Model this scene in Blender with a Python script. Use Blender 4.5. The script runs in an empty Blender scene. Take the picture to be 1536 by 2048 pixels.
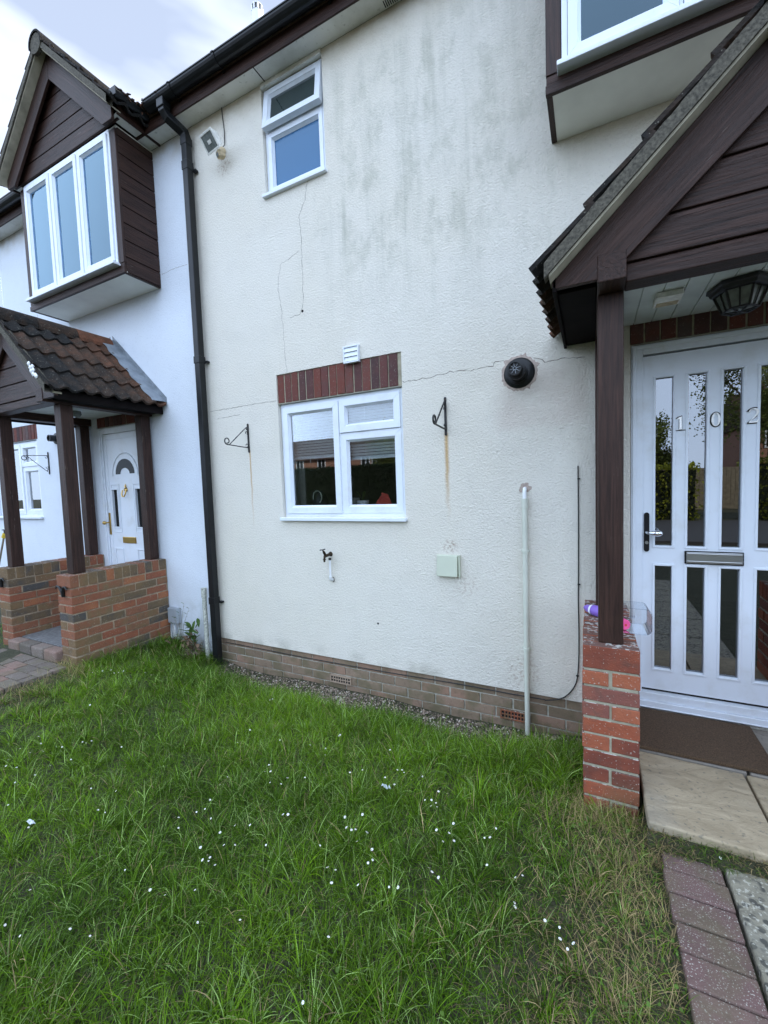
import bpy, bmesh, math, random
import numpy as np
from mathutils import Vector, Matrix
random.seed(7); rng = np.random.default_rng(11)
R = math.radians
scene = bpy.context.scene
COL = scene.collection

# ------------------------------------------------------------------ camera
YAW, PITCH, ROLL, FPX = R(26.5055), R(-3.6165), R(-2.0077), 834.5
CAM = Vector((0, -2.85, 1.72))
cf = Vector((-math.sin(YAW)*math.cos(PITCH), math.cos(YAW)*math.cos(PITCH), math.sin(PITCH)))
cr = Vector((math.cos(YAW), math.sin(YAW), 0)); cu = cr.cross(cf)
cR = cr*math.cos(ROLL) + cu*math.sin(ROLL); cU = cu*math.cos(ROLL) - cr*math.sin(ROLL)
cam_d = bpy.data.cameras.new('camera'); cam = bpy.data.objects.new('camera', cam_d); COL.objects.link(cam)
cam.matrix_world = Matrix(((cR.x, cU.x, -cf.x, CAM.x), (cR.y, cU.y, -cf.y, CAM.y), (cR.z, cU.z, -cf.z, CAM.z), (0, 0, 0, 1)))
cam_d.sensor_fit = 'VERTICAL'; cam_d.sensor_height = 36; cam_d.lens = FPX/2048*36
cam_d.clip_start = 0.05; cam_d.clip_end = 2000
scene.camera = cam

def ray(px, py): return cf + cR*((px-768)/FPX) - cU*((py-1024)/FPX)
def P(px, py, y=0.0):            # surveyed point on the plane at distance y from the facade
    d = ray(px, py); return CAM + d*((y-CAM.y)/d.y)
def PZ(px, py, z):               # surveyed point on a level plane
    d = ray(px, py); return CAM + d*((z-CAM.z)/d.z)

# ------------------------------------------------------------------ world and sun
SUN_EL, SUN_AZ = R(27), R(50)     # sun behind the terrace
w = bpy.data.worlds.new('World'); scene.world = w; w.use_nodes = True
nt = w.node_tree; N = nt.nodes; L = nt.links; N.clear()
def nd(nt, t, **kw):
    n = nt.nodes.new(t)
    for k, v in kw.items(): setattr(n, k, v)
    return n
sky = nd(nt, 'ShaderNodeTexSky'); sky.sky_type = 'NISHITA'; sky.sun_disc = False
sky.sun_elevation = SUN_EL; sky.sun_rotation = SUN_AZ; sky.altitude = 100; sky.air_density = 1.0; sky.dust_density = 0.6; sky.ozone_density = 1.5
tc = nd(nt, 'ShaderNodeTexCoord')
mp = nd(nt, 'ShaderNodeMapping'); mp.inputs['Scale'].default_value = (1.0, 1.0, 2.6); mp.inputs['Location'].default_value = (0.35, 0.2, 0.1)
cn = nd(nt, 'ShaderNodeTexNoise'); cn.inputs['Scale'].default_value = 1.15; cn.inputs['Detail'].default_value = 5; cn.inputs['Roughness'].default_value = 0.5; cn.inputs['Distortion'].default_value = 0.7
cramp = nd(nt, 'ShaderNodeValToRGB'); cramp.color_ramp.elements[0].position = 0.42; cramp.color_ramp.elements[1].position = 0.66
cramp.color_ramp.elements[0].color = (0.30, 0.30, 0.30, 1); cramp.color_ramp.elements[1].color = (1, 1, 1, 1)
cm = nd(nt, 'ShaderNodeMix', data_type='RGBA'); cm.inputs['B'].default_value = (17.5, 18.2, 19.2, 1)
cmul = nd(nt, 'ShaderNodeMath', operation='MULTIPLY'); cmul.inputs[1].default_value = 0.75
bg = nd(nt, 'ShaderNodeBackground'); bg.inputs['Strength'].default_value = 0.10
wo = nd(nt, 'ShaderNodeOutputWorld')
L.new(tc.outputs['Generated'], mp.inputs[0]); L.new(mp.outputs[0], cn.inputs['Vector']); L.new(cn.outputs['Fac'], cramp.inputs[0])
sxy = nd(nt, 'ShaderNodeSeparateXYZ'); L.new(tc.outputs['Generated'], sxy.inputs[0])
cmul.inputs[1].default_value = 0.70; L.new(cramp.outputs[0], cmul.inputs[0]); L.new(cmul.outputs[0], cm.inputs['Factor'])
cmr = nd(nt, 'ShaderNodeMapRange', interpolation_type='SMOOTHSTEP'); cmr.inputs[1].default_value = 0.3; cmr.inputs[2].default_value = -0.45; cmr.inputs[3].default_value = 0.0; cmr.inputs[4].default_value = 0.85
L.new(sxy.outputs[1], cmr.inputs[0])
cm2 = nd(nt, 'ShaderNodeMix', data_type='RGBA'); cm2.inputs['B'].default_value = (14.0, 17.3, 22.8, 1)  # bright haze added to the sky behind the camera, to light the facade
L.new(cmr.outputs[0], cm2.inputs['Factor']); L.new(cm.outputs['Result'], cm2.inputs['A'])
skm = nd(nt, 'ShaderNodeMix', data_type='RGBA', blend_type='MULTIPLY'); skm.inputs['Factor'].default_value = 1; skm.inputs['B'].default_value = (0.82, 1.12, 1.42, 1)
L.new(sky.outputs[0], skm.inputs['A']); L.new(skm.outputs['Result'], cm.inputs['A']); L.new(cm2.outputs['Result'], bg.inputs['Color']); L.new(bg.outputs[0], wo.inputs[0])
sd = bpy.data.lights.new('sun', 'SUN'); sd.energy = 4.0; sd.angle = R(0.5); sd.color = (1, 0.93, 0.82)
so = bpy.data.objects.new('sun', sd); COL.objects.link(so)
sdir = Vector((math.sin(SUN_AZ)*math.cos(SUN_EL), math.cos(SUN_AZ)*math.cos(SUN_EL), math.sin(SUN_EL)))
so.rotation_euler = sdir.to_track_quat('Z', 'Y').to_euler()
so.location = (8, 9, 12)
vs = scene.view_settings; vs.view_transform = 'Standard'; vs.look = 'None'; vs.gamma = 1; vs.exposure = 0.57
scene.cycles.max_bounces = 8; scene.cycles.transparent_max_bounces = 16

# ------------------------------------------------------------------ materials
M = {}
def mat(name):
    m = bpy.data.materials.new(name); m.use_nodes = True; M[name] = m
    nt = m.node_tree; return m, nt, nt.nodes['Principled BSDF'], nt.links
def coord(nt, scale=(1, 1, 1), rot=(0, 0, 0)):
    t = nd(nt, 'ShaderNodeTexCoord'); m = nd(nt, 'ShaderNodeMapping')
    m.inputs['Scale'].default_value = scale; m.inputs['Rotation'].default_value = rot
    nt.links.new(t.outputs['Object'], m.inputs[0]); return m.outputs[0]
def noise(nt, vec, scale, detail=3, rough=0.55, dist=0.0):
    n = nd(nt, 'ShaderNodeTexNoise'); n.inputs['Scale'].default_value = scale; n.inputs['Detail'].default_value = detail
    n.inputs['Roughness'].default_value = rough; n.inputs['Distortion'].default_value = dist
    nt.links.new(vec, n.inputs['Vector']); return n.outputs['Fac']
def ramp(nt, fac, stops):
    r = nd(nt, 'ShaderNodeValToRGB'); el = r.color_ramp.elements
    while len(el) < len(stops): el.new(0.5)
    for e, (p, c) in zip(el, stops):
        e.position = p; e.color = (*c, 1) if isinstance(c, tuple) else (c, c, c, 1)
    nt.links.new(fac, r.inputs[0]); return r.outputs[0]
def mixc(nt, fac, a, b, mode='MIX'):
    m = nd(nt, 'ShaderNodeMix', data_type='RGBA', blend_type=mode)
    for s, v in (('Factor', fac), ('A', a), ('B', b)):
        if isinstance(v, (int, float)): m.inputs[s].default_value = v
        elif isinstance(v, tuple): m.inputs[s].default_value = (*v, 1)
        else: nt.links.new(v, m.inputs[s])
    return m.outputs['Result']
def mth(nt, op, a, b=None, c=None, clamp=False):
    m = nd(nt, 'ShaderNodeMath', operation=op); m.use_clamp = clamp
    for i, v in enumerate((a, b, c)):
        if v is None: continue
        if isinstance(v, (int, float)): m.inputs[i].default_value = v
        else: nt.links.new(v, m.inputs[i])
    return m.outputs[0]
def smooth(nt, v, a, b, to0=0.0, to1=1.0):
    m = nd(nt, 'ShaderNodeMapRange', interpolation_type='SMOOTHSTEP')
    nt.links.new(v, m.inputs[0])
    for i, x in enumerate((a, b, to0, to1)): m.inputs[i+1].default_value = x
    return m.outputs[0]
def bump(nt, b, h, strength=0.5, dist=0.01):
    n = nd(nt, 'ShaderNodeBump'); n.inputs['Strength'].default_value = strength; n.inputs['Distance'].default_value = dist
    nt.links.new(h, n.inputs['Height']); nt.links.new(n.outputs[0], b.inputs['Normal']); return n
def simple(name, color, rough=0.5, metal=0.0, var=0.15, vscale=8, bs=0.0, bscale=60, spec=0.5):
    m, nt, b, L = mat(name)
    v = coord(nt); n = noise(nt, v, vscale, 4)
    c = ramp(nt, n, [(0.3, tuple(x*(1-var) for x in color)), (0.7, tuple(min(1, x*(1+var)) for x in color))])
    L.new(c, b.inputs['Base Color']); b.inputs['Roughness'].default_value = rough; b.inputs['Metallic'].default_value = metal
    b.inputs['Specular IOR Level'].default_value = spec
    if bs: bump(nt, b, noise(nt, v, bscale, 3), bs, 0.004)
    return m

def render_mat(name, base, dirt, own):
    m, nt, b, L = mat(name)
    v = coord(nt)
    big = noise(nt, v, 0.9, 3); mid = noise(nt, v, 5, 4); fine = noise(nt, v, 55, 3)
    c = mixc(nt, smooth(nt, big, 0.3, 0.7, 0, 0.55), base, tuple(x*y for x, y in zip(base, (0.97, 0.95, 0.90))))
    c = mixc(nt, smooth(nt, mid, 0.45, 0.75, 0, 0.25), c, tuple(x*0.86 for x in base))
    pit = smooth(nt, fine, 0.30, 0.42, 0.22, 0)
    c = mixc(nt, pit, c, tuple(x*0.55 for x in base))
    sx = nd(nt, 'ShaderNodeSeparateXYZ'); tcn = nd(nt, 'ShaderNodeTexCoord'); L.new(tcn.outputs['Object'], sx.inputs[0])
    X, Z = sx.outputs[0], sx.outputs[2]
    if own:
        vs_ = coord(nt, (7.5, 1, 0.55)); st = noise(nt, vs_, 1.0, 5, 0.62, 0.4)
        vs2 = coord(nt, (26, 1, 1.6)); st2 = noise(nt, vs2, 1.0, 4, 0.6, 0.2)
        s = mth(nt, 'MULTIPLY', smooth(nt, st, 0.40, 0.74), smooth(nt, st2, 0.30, 0.70, 0.2, 1))
        zone = mth(nt, 'MULTIPLY', smooth(nt, Z, 2.7, 3.6), smooth(nt, Z, 5.05, 4.6))
        zone = mth(nt, 'MULTIPLY', zone, smooth(nt, X, -2.3, -1.5)); zone = mth(nt, 'MULTIPLY', zone, smooth(nt, X, 0.2, -0.5))
        c = mixc(nt, mth(nt, 'MULTIPLY', mth(nt, 'MULTIPLY', mth(nt, 'MULTIPLY', s, zone), smooth(nt, noise(nt, v, 2.3, 4), 0.38, 0.62, 0.35, 1)), 0.55), c, dirt)
        c = mixc(nt, mth(nt, 'MULTIPLY', mth(nt, 'MULTIPLY', zone, smooth(nt, noise(nt, coord(nt, (1.3, 1, 0.8)), 4.5, 7, 0.7), 0.46, 0.66)), 0.38), c, dirt)
        # rust runs below the two brackets
        wob = mth(nt, 'MULTIPLY', mth(nt, 'SUBTRACT', noise(nt, coord(nt, (0.2, 1, 1)), 9, 2), 0.5), 0.06)
        for x0, wd, zt, zb, am in ((-0.912, 0.024, 2.075, 1.40, 0.8), (-2.745, 0.014, 2.08, 1.30, 0.75)):
            dx = mth(nt, 'ABSOLUTE', mth(nt, 'SUBTRACT', mth(nt, 'ADD', X, mth(nt, 'MULTIPLY', wob, smooth(nt, Z, zt, zb))), x0))
            mk = mth(nt, 'MULTIPLY', smooth(nt, dx, wd, 0.0), smooth(nt, Z, zb, zt-0.15)); mk = mth(nt, 'MULTIPLY', mk, smooth(nt, Z, zt+0.01, zt-0.01))
            c = mixc(nt, mth(nt, 'MULTIPLY', mk, am), c, (0.50, 0.29, 0.08))
        patch = mth(nt, 'MULTIPLY', mth(nt, 'MULTIPLY', smooth(nt, X, -0.62, -0.50), smooth(nt, X, 0.02, -0.06)), mth(nt, 'MULTIPLY', smooth(nt, Z, 2.02, 2.10), smooth(nt, Z, 2.52, 2.38)))
        c = mixc(nt, mth(nt, 'MULTIPLY', patch, smooth(nt, mid, 0.3, 0.6, 0.15, 0.5)), c, (0.66, 0.57, 0.50))
        for bx_, bz_, br_, ba_ in ((-0.90, 1.27, 0.075, 0.8), (-0.80, 1.0, 0.13, 0.35), (-0.42, 0.42, 0.16, 0.5), (-2.86, 4.55, 0.12, 0.6)):
            dd = mth(nt, 'SQRT', mth(nt, 'ADD', mth(nt, 'POWER', mth(nt, 'SUBTRACT', X, bx_), 2.0), mth(nt, 'POWER', mth(nt, 'SUBTRACT', Z, bz_), 2.0)))
            sp_ = mth(nt, 'MULTIPLY', smooth(nt, dd, br_, br_*0.3), smooth(nt, noise(nt, v, 48, 4), 0.48, 0.62)); c = mixc(nt, mth(nt, 'MULTIPLY', sp_, ba_), c, (0.40, 0.29, 0.22))
        # grime near the base and round the flue
        lo = mth(nt, 'MULTIPLY', smooth(nt, Z, 0.42, 0.27), smooth(nt, mid, 0.4, 0.7)); c = mixc(nt, mth(nt, 'MULTIPLY', lo, 0.5), c, (0.30, 0.29, 0.22))
    if not own:
        lo = mth(nt, 'MULTIPLY', smooth(nt, Z, 0.75, 0.3), smooth(nt, noise(nt, v, 6, 5), 0.42, 0.68)); c = mixc(nt, mth(nt, 'MULTIPLY', lo, 0.55), c, (0.33, 0.33, 0.27))
    up = mth(nt, 'MULTIPLY', smooth(nt, Z, 4.75, 5.02), smooth(nt, mid, 0.3, 0.65)); c = mixc(nt, mth(nt, 'MULTIPLY', up, 0.45), c, (0.42, 0.34, 0.20))  # yellowish shade below the eaves, painted into the wall colour
    L.new(c, b.inputs['Base Color']); b.inputs['Roughness'].default_value = 0.85; b.inputs['Specular IOR Level'].default_value = 0.25
    sw = noise(nt, coord(nt, (1, 1, 1.4), (0, 0.5, 0)), 30, 4, 0.6, 2.6); gr = noise(nt, v, 75, 3, 0.65, 0.4)
    rg = smooth(nt, X, -2.4, 0.2, 0.25, 1.0) if own else 0.12
    h = mth(nt, 'ADD', mth(nt, 'MULTIPLY', mth(nt, 'MULTIPLY', sw, rg), 0.7), mth(nt, 'MULTIPLY', gr, 0.9))
    h = mth(nt, 'ADD', h, mth(nt, 'MULTIPLY', noise(nt, v, 2.2, 2), 1.5))
    bump(nt, b, h, 1.0 if own else 0.6, 0.0095)
render_mat('cream_render', (0.765, 0.73, 0.65), (0.36, 0.37, 0.29), True)
render_mat('white_render', (0.73, 0.785, 0.865), (0.5, 0.5, 0.45), False)

def brick_mat(name, stops, specks=0.25, cap=0.0, sps=120):
    m, nt, b, L = mat(name)
    a = nd(nt, 'ShaderNodeAttribute'); a.attribute_name = 'rnd'
    v = coord(nt)
    r = mth(nt, 'ADD', a.outputs['Fac'], mth(nt, 'MULTIPLY', mth(nt, 'SUBTRACT', noise(nt, v, 9, 4), 0.5), 0.55))
    c = ramp(nt, r, stops)
    c = mixc(nt, mth(nt, 'MULTIPLY', smooth(nt, noise(nt, v, 26, 3), 0.5, 0.75), 0.4), c, (0.10, 0.075, 0.06))
    c = mixc(nt, mth(nt, 'MULTIPLY', smooth(nt, noise(nt, v, sps, 1), 0.68 if sps == 120 else 0.60, 0.72), specks), c, (0.55, 0.53, 0.45))
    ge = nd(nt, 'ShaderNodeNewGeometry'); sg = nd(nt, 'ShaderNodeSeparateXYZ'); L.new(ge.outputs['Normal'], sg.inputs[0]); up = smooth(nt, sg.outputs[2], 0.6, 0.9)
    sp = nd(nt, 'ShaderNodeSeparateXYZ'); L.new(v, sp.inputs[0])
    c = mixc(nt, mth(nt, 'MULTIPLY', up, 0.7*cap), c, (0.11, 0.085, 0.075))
    c = mixc(nt, mth(nt, 'MULTIPLY', mth(nt, 'MULTIPLY', up, smooth(nt, noise(nt, v, 42, 4), 0.54, 0.60)), 0.8*cap), c, (0.50, 0.50, 0.46))
    alg = mth(nt, 'MULTIPLY', smooth(nt, sp.outputs[2], 0.45, 0.15), smooth(nt, noise(nt, v, 7, 4), 0.40, 0.65)); c = mixc(nt, mth(nt, 'MULTIPLY', alg, 0.65), c, (0.13, 0.12, 0.065))
    L.new(c, b.inputs['Base Color']); b.inputs['Roughness'].default_value = 0.9; b.inputs['Specular IOR Level'].default_value = 0.2
    bump(nt, b, mth(nt, 'ADD', noise(nt, v, 150, 3), mth(nt, 'MULTIPLY', noise(nt, v, 30, 3), 1.5)), 0.6, 0.004)
brick_mat('red_brick', [(0.0, (0.16, 0.05, 0.035)), (0.35, (0.30, 0.085, 0.045)), (0.7, (0.36, 0.115, 0.06)), (1.0, (0.22, 0.085, 0.065))], 0.55, 1.0)
brick_mat('mixed_brick', [(0.0, (0.085, 0.078, 0.072)), (0.12, (0.14, 0.10, 0.062)), (0.32, (0.20, 0.13, 0.068)), (0.46, (0.24, 0.105, 0.06)), (0.85, (0.26, 0.092, 0.052)), (1.0, (0.34, 0.135, 0.065))], 0.4, 0.5)
brick_mat('path_brick', [(0.0, (0.13, 0.11, 0.095)), (0.6, (0.20, 0.165, 0.14)), (1.0, (0.25, 0.16, 0.13))], 0.5)
brick_mat('plinth_brick', [(0.0, (0.20, 0.145, 0.10)), (0.5, (0.28, 0.205, 0.145)), (1.0, (0.30, 0.185, 0.13))], 0.2)
brick_mat('lintel_brick', [(0.0, (0.075, 0.045, 0.045)), (0.35, (0.13, 0.055, 0.05)), (0.7, (0.165, 0.055, 0.042)), (1.0, (0.12, 0.085, 0.082))], 0.3)
brick_mat('paver_mat', [(0.0, (0.14, 0.088, 0.080)), (1.0, (0.22, 0.135, 0.122))], 0.75, 0.0, 230)
simple('mortar', (0.36, 0.33, 0.24), 0.95, var=0.25, vscale=20, bs=0.6, bscale=120)
simple('tan_mortar', (0.30, 0.225, 0.15), 0.95, var=0.35, vscale=20, bs=0.6, bscale=120)
simple('pale_mortar', (0.42, 0.40, 0.33), 0.95, var=0.3, vscale=25, bs=0.7, bscale=90)

def wood(name, rot=(0, 0, 0), base=(0.032, 0.0150, 0.0105), axis='X'):
    m, nt, b, L = mat(name)
    sc = {'X': (1.1, 24, 24), 'Y': (24, 1.1, 24), 'Z': (24, 24, 1.1)}[axis]
    t = nd(nt, 'ShaderNodeTexCoord'); m1 = nd(nt, 'ShaderNodeMapping'); m1.inputs['Rotation'].default_value = rot
    m2 = nd(nt, 'ShaderNodeMapping'); m2.inputs['Scale'].default_value = sc
    L.new(t.outputs['Object'], m1.inputs[0]); L.new(m1.outputs[0], m2.inputs[0])
    g = noise(nt, m2.outputs[0], 3.2, 6, 0.65, 0.7); big = noise(nt, t.outputs['Object'], 4, 3)
    c = ramp(nt, g, [(0.3, tuple(x*0.4 for x in base)), (0.48, base), (0.7, tuple(x*1.9 for x in base))])
    c = mixc(nt, smooth(nt, big, 0.45, 0.8, 0, 0.4), c, tuple(x*1.9 for x in base))
    ch = mth(nt, 'MULTIPLY', smooth(nt, noise(nt, m2.outputs[0], 7, 3), 0.655, 0.70), smooth(nt, noise(nt, t.outputs['Object'], 6, 2), 0.55, 0.7))
    c = mixc(nt, mth(nt, 'MULTIPLY', ch, 0.5), c, (0.35, 0.30, 0.25))
    L.new(c, b.inputs['Base Color']); b.inputs['Roughness'].default_value = 0.5; b.inputs['Specular IOR Level'].default_value = 0.28
    bump(nt, b, g, 0.9, 0.006)
wood('wood_x'); wood('wood_y', axis='Y'); wood('wood_z', axis='Z')
wood('wood_rise', rot=(0, R(43), 0)); wood('wood_fall', rot=(0, R(-43), 0))

m, nt, b, L = mat('white_plastic')
v = coord(nt); c = mixc(nt, smooth(nt, noise(nt, v, 6, 5, 0.65), 0.46, 0.78, 0, 0.5), (0.75, 0.80, 0.865), (0.58, 0.585, 0.56))
L.new(c, b.inputs['Base Color']); b.inputs['Roughness'].default_value = 0.32
m, nt, b, L = mat('soffit_board')
v = coord(nt); c = mixc(nt, smooth(nt, noise(nt, v, 3.5, 5), 0.42, 0.72, 0, 0.7), (0.80, 0.79, 0.74), (0.52, 0.51, 0.44))
c = mixc(nt, smooth(nt, noise(nt, v, 30, 3), 0.62, 0.75, 0, 0.5), c, (0.28, 0.27, 0.22))
L.new(c, b.inputs['Base Color']); b.inputs['Roughness'].default_value = 0.6
simple('grey_soffit', (0.80, 0.79, 0.71), 0.6, var=0.08, vscale=4)
simple('porch_ceiling', (0.60, 0.64, 0.62), 0.5, var=0.15, vscale=5)
simple('black_plastic', (0.010, 0.011, 0.012), 0.35, var=0.3, vscale=10, spec=0.3)
simple('black_fascia', (0.010, 0.008, 0.008), 0.85, var=0.3, vscale=6, spec=0.08)
simple('black_iron', (0.010, 0.010, 0.011), 0.45, metal=0.0, var=0.3, vscale=40, bs=0.4, bscale=120)
simple('rusty_iron', (0.05, 0.022, 0.012), 0.7, var=0.5, vscale=60, bs=0.5, bscale=120)
simple('digit_metal', (0.95, 0.94, 0.92), 0.42, metal=0.7, var=0.02)
simple('chrome', (0.80, 0.81, 0.83), 0.14, metal=1.0, var=0.03)
simple('steel', (0.55, 0.56, 0.57), 0.28, metal=1.0, var=0.05)
simple('brass', (0.60, 0.40, 0.13), 0.28, metal=1.0, var=0.1)
simple('old_brass', (0.05, 0.036, 0.022), 0.5, metal=0.8, var=0.5, vscale=60)
simple('grey_green_plastic', (0.54, 0.57, 0.45), 0.45, var=0.05)
simple('pipe_grey', (0.62, 0.64, 0.55), 0.4, var=0.06)
simple('pipe_white', (0.80, 0.82, 0.83), 0.35, var=0.04)
simple('meter_grey', (0.34, 0.37, 0.40), 0.5, var=0.06)
simple('old_pipe', (0.45, 0.46, 0.40), 0.8, var=0.5, vscale=70, bs=0.3)
simple('lamp_body', (0.80, 0.79, 0.74), 0.5, var=0.2, vscale=30)
simple('lamp_cream', (0.50, 0.40, 0.25), 0.6, var=0.3, vscale=40)
simple('ring_mortar', (0.42, 0.34, 0.29), 0.9, var=0.25, vscale=40)
simple('lead', (0.25, 0.28, 0.31), 0.5, metal=0.35, var=0.3, vscale=9, bs=0.4, bscale=14)
simple('dark_void', (0.012, 0.011, 0.010), 0.9)
simple('verge_cement', (0.082, 0.074, 0.056), 0.95, var=0.6, vscale=80, bs=1.0, bscale=90)
simple('undercloak', (0.46, 0.42, 0.32), 0.9, var=0.25, vscale=10)
simple('cable_black', (0.012, 0.012, 0.012), 0.5)
simple('purple_plastic', (0.24, 0.13, 0.55), 0.35, var=0.05)
simple('lilac_plastic', (0.80, 0.80, 0.90), 0.4, var=0.05)
simple('pink_foam', (0.90, 0.10, 0.30), 0.6, var=0.05)
simple('red_cloth', (0.62, 0.07, 0.05), 0.9, var=0.2, vscale=25, bs=0.8, bscale=80)
simple('bark', (0.16, 0.12, 0.09), 0.95, var=0.5, vscale=22, bs=0.9, bscale=40)
simple('asphalt', (0.05, 0.05, 0.052), 0.9, var=0.2, vscale=20)
simple('curtain', (0.66, 0.72, 0.80), 0.9, var=0.06)
simple('dark_leaf', (0.010, 0.016, 0.006), 0.95)
simple('blind', (0.84, 0.86, 0.86), 0.5, var=0.03)
simple('terracotta', (0.26, 0.12, 0.07), 0.9, var=0.2, vscale=30)
simple('room_wall', (0.20, 0.19, 0.17), 0.9)
simple('buff_clay', (0.33, 0.25, 0.18), 0.9, var=0.15, vscale=40)
simple('pebble', (0.40, 0.37, 0.33), 0.8, var=0.6, vscale=35)
simple('litter', (0.68, 0.74, 0.78), 0.7, var=0.1)
simple('lens_grey', (0.16, 0.18, 0.17), 0.12, var=0.3, vscale=30)
simple('wood_far', (0.20, 0.17, 0.12), 0.9, var=0.3)
simple('far_wall', (0.30, 0.16, 0.11), 0.9, var=0.15)
simple('stem_green', (0.10, 0.16, 0.03), 0.7)
simple('daisy_white', (0.82, 0.83, 0.82), 0.7, var=0.03)
simple('daisy_yellow', (0.7, 0.5, 0.05), 0.7)

m, nt, b, L = mat('concrete_step'); v = coord(nt)
L.new(ramp(nt, noise(nt, v, 30, 5), [(0.3, (0.10, 0.10, 0.10)), (0.7, (0.20, 0.20, 0.20))]), b.inputs['Base Color']); b.inputs['Roughness'].default_value = 0.9
m, nt, b, L = mat('doormat_fibre'); v = coord(nt)
L.new(ramp(nt, noise(nt, v, 260, 3), [(0.3, (0.040, 0.024, 0.013)), (0.7, (0.15, 0.092, 0.050))]), b.inputs['Base Color']); b.inputs['Roughness'].default_value = 1
bump(nt, b, noise(nt, v, 300, 2), 1.0, 0.006)
def stone(name, c1, c2, lich, spots):
    m, nt, b, L = mat(name); v = coord(nt)
    n = noise(nt, coord(nt, (1, 2.2, 1)), 5, 6, 0.6, 1.6)
    c = ramp(nt, n, [(0.3, c1), (0.65, c2)])
    c = mixc(nt, smooth(nt, noise(nt, v, 55, 4), 0.56, 0.70, 0, 0.55), c, (0.09, 0.09, 0.075))
    c = mixc(nt, smooth(nt, noise(nt, v, 3, 2), 0.5, 0.75, 0, 0.35), c, (0.20, 0.20, 0.18))
    if spots:
        vo = nd(nt, 'ShaderNodeTexVoronoi'); vo.inputs['Scale'].default_value = 34; L.new(v, vo.inputs['Vector'])
        s = mth(nt, 'MULTIPLY', smooth(nt, vo.outputs['Distance'], 0.48, 0.34), smooth(nt, noise(nt, v, 8, 2), 0.38, 0.50))
        c = mixc(nt, mth(nt, 'MULTIPLY', s, 0.85), c, (0.045, 0.045, 0.04))
        c = mixc(nt, smooth(nt, noise(nt, v, 80, 3), 0.55, 0.66, 0, 0.5), c, (0.62, 0.60, 0.50))
    L.new(c, b.inputs['Base Color']); b.inputs['Roughness'].default_value = 0.85
    h = mth(nt, 'ADD', mth(nt, 'MULTIPLY', n, 1.5), mth(nt, 'MULTIPLY', noise(nt, v, 120, 2), 0.35)); bump(nt, b, h, 0.55, 0.010)
stone('sandstone', (0.27, 0.215, 0.135), (0.40, 0.325, 0.215), 0.3, False)
stone('grey_slab', (0.20, 0.175, 0.145), (0.28, 0.25, 0.21), 0.3, False)
stone('lichen_slab', (0.17, 0.155, 0.115), (0.30, 0.275, 0.205), 0.6, True)

m, nt, b, L = mat('roof_tile'); v = coord(nt)
a = nd(nt, 'ShaderNodeAttribute'); a.attribute_name = 'rnd'
r = mth(nt, 'ADD', a.outputs['Fac'], mth(nt, 'MULTIPLY', mth(nt, 'SUBTRACT', noise(nt, v, 11, 5), 0.5), 0.9))
c = ramp(nt, r, [(0.15, (0.018, 0.017, 0.016)), (0.42, (0.048, 0.032, 0.023)), (0.7, (0.10, 0.050, 0.031)), (1.0, (0.20, 0.080, 0.045))])
c = mixc(nt, smooth(nt, noise(nt, v, 75, 3), 0.64, 0.70, 0, 0.65), c, (0.22, 0.21, 0.17))
L.new(c, b.inputs['Base Color']); b.inputs['Roughness'].default_value = 0.9; b.inputs['Specular IOR Level'].default_value = 0.2
bump(nt, b, mth(nt, 'ADD', noise(nt, v, 60, 4), mth(nt, 'MULTIPLY', noise(nt, v, 14, 3), 2)), 0.9, 0.010)

def glass(name, tint=(0.9, 0.93, 0.94), gain=1.9, rough=0.0, wav=0.0, body=None, gcol=(0.95, 0.97, 1)):
    m, nt, b, L = mat(name); nt.nodes.remove(b); out = nt.nodes['Material Output']
    fr = nd(nt, 'ShaderNodeFresnel'); fr.inputs['IOR'].default_value = 1.5
    gl = nd(nt, 'ShaderNodeBsdfGlossy'); gl.inputs['Roughness'].default_value = rough; gl.inputs['Color'].default_value = (*gcol, 1)
    if body: tr = nd(nt, 'ShaderNodeBsdfDiffuse'); tr.inputs['Color'].default_value = (*body, 1)
    else: tr = nd(nt, 'ShaderNodeBsdfTransparent'); tr.inputs['Color'].default_value = (*tint, 1)
    mx = nd(nt, 'ShaderNodeMixShader'); f = mth(nt, 'MULTIPLY', fr.outputs[0], gain, clamp=True)
    if wav:
        n = nd(nt, 'ShaderNodeBump'); n.inputs['Strength'].default_value = wav; n.inputs['Distance'].default_value = 0.002
        L.new(noise(nt, coord(nt), 3 if wav < 0.2 else 28, 2), n.inputs['Height']); L.new(n.outputs[0], gl.inputs['Normal'])
    L.new(f, mx.inputs[0]); L.new(tr.outputs[0], mx.inputs[1]); L.new(gl.outputs[0], mx.inputs[2]); L.new(mx.outputs[0], out.inputs[0])
glass('window_glass', wav=0.05, gain=2.5); glass('bay_glass', tint=(0.80, 0.90, 1.0), gain=2.0, wav=0.05, gcol=(0.60, 0.84, 1.0)); glass('door_glass', tint=(0.30, 0.31, 0.32), gain=4.6, wav=0.18)
glass('obscured_glass', gain=1.4, rough=0.10, wav=0.6, body=(0.030, 0.10, 0.21), gcol=(0.6, 0.8, 1.0))
glass('dark_glass', gain=1.3, rough=0.05, wav=0.5, body=(0.03, 0.045, 0.045))
glass('black_glass', gain=0.3, wav=0.1, body=(0.02, 0.02, 0.02))
glass('clear_plastic', tint=(0.90, 0.92, 0.94), gain=0.7, rough=0.12, wav=0.1)
m, nt, b, L = mat('foliage'); a = nd(nt, 'ShaderNodeAttribute'); a.attribute_name = 'col'
L.new(a.outputs['Color'], b.inputs['Base Color']); b.inputs['Roughness'].default_value = 0.6; b.inputs['Specular IOR Level'].default_value = 0.18
tl = nd(nt, 'ShaderNodeBsdfTranslucent'); L.new(a.outputs['Color'], tl.inputs['Color'])
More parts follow.
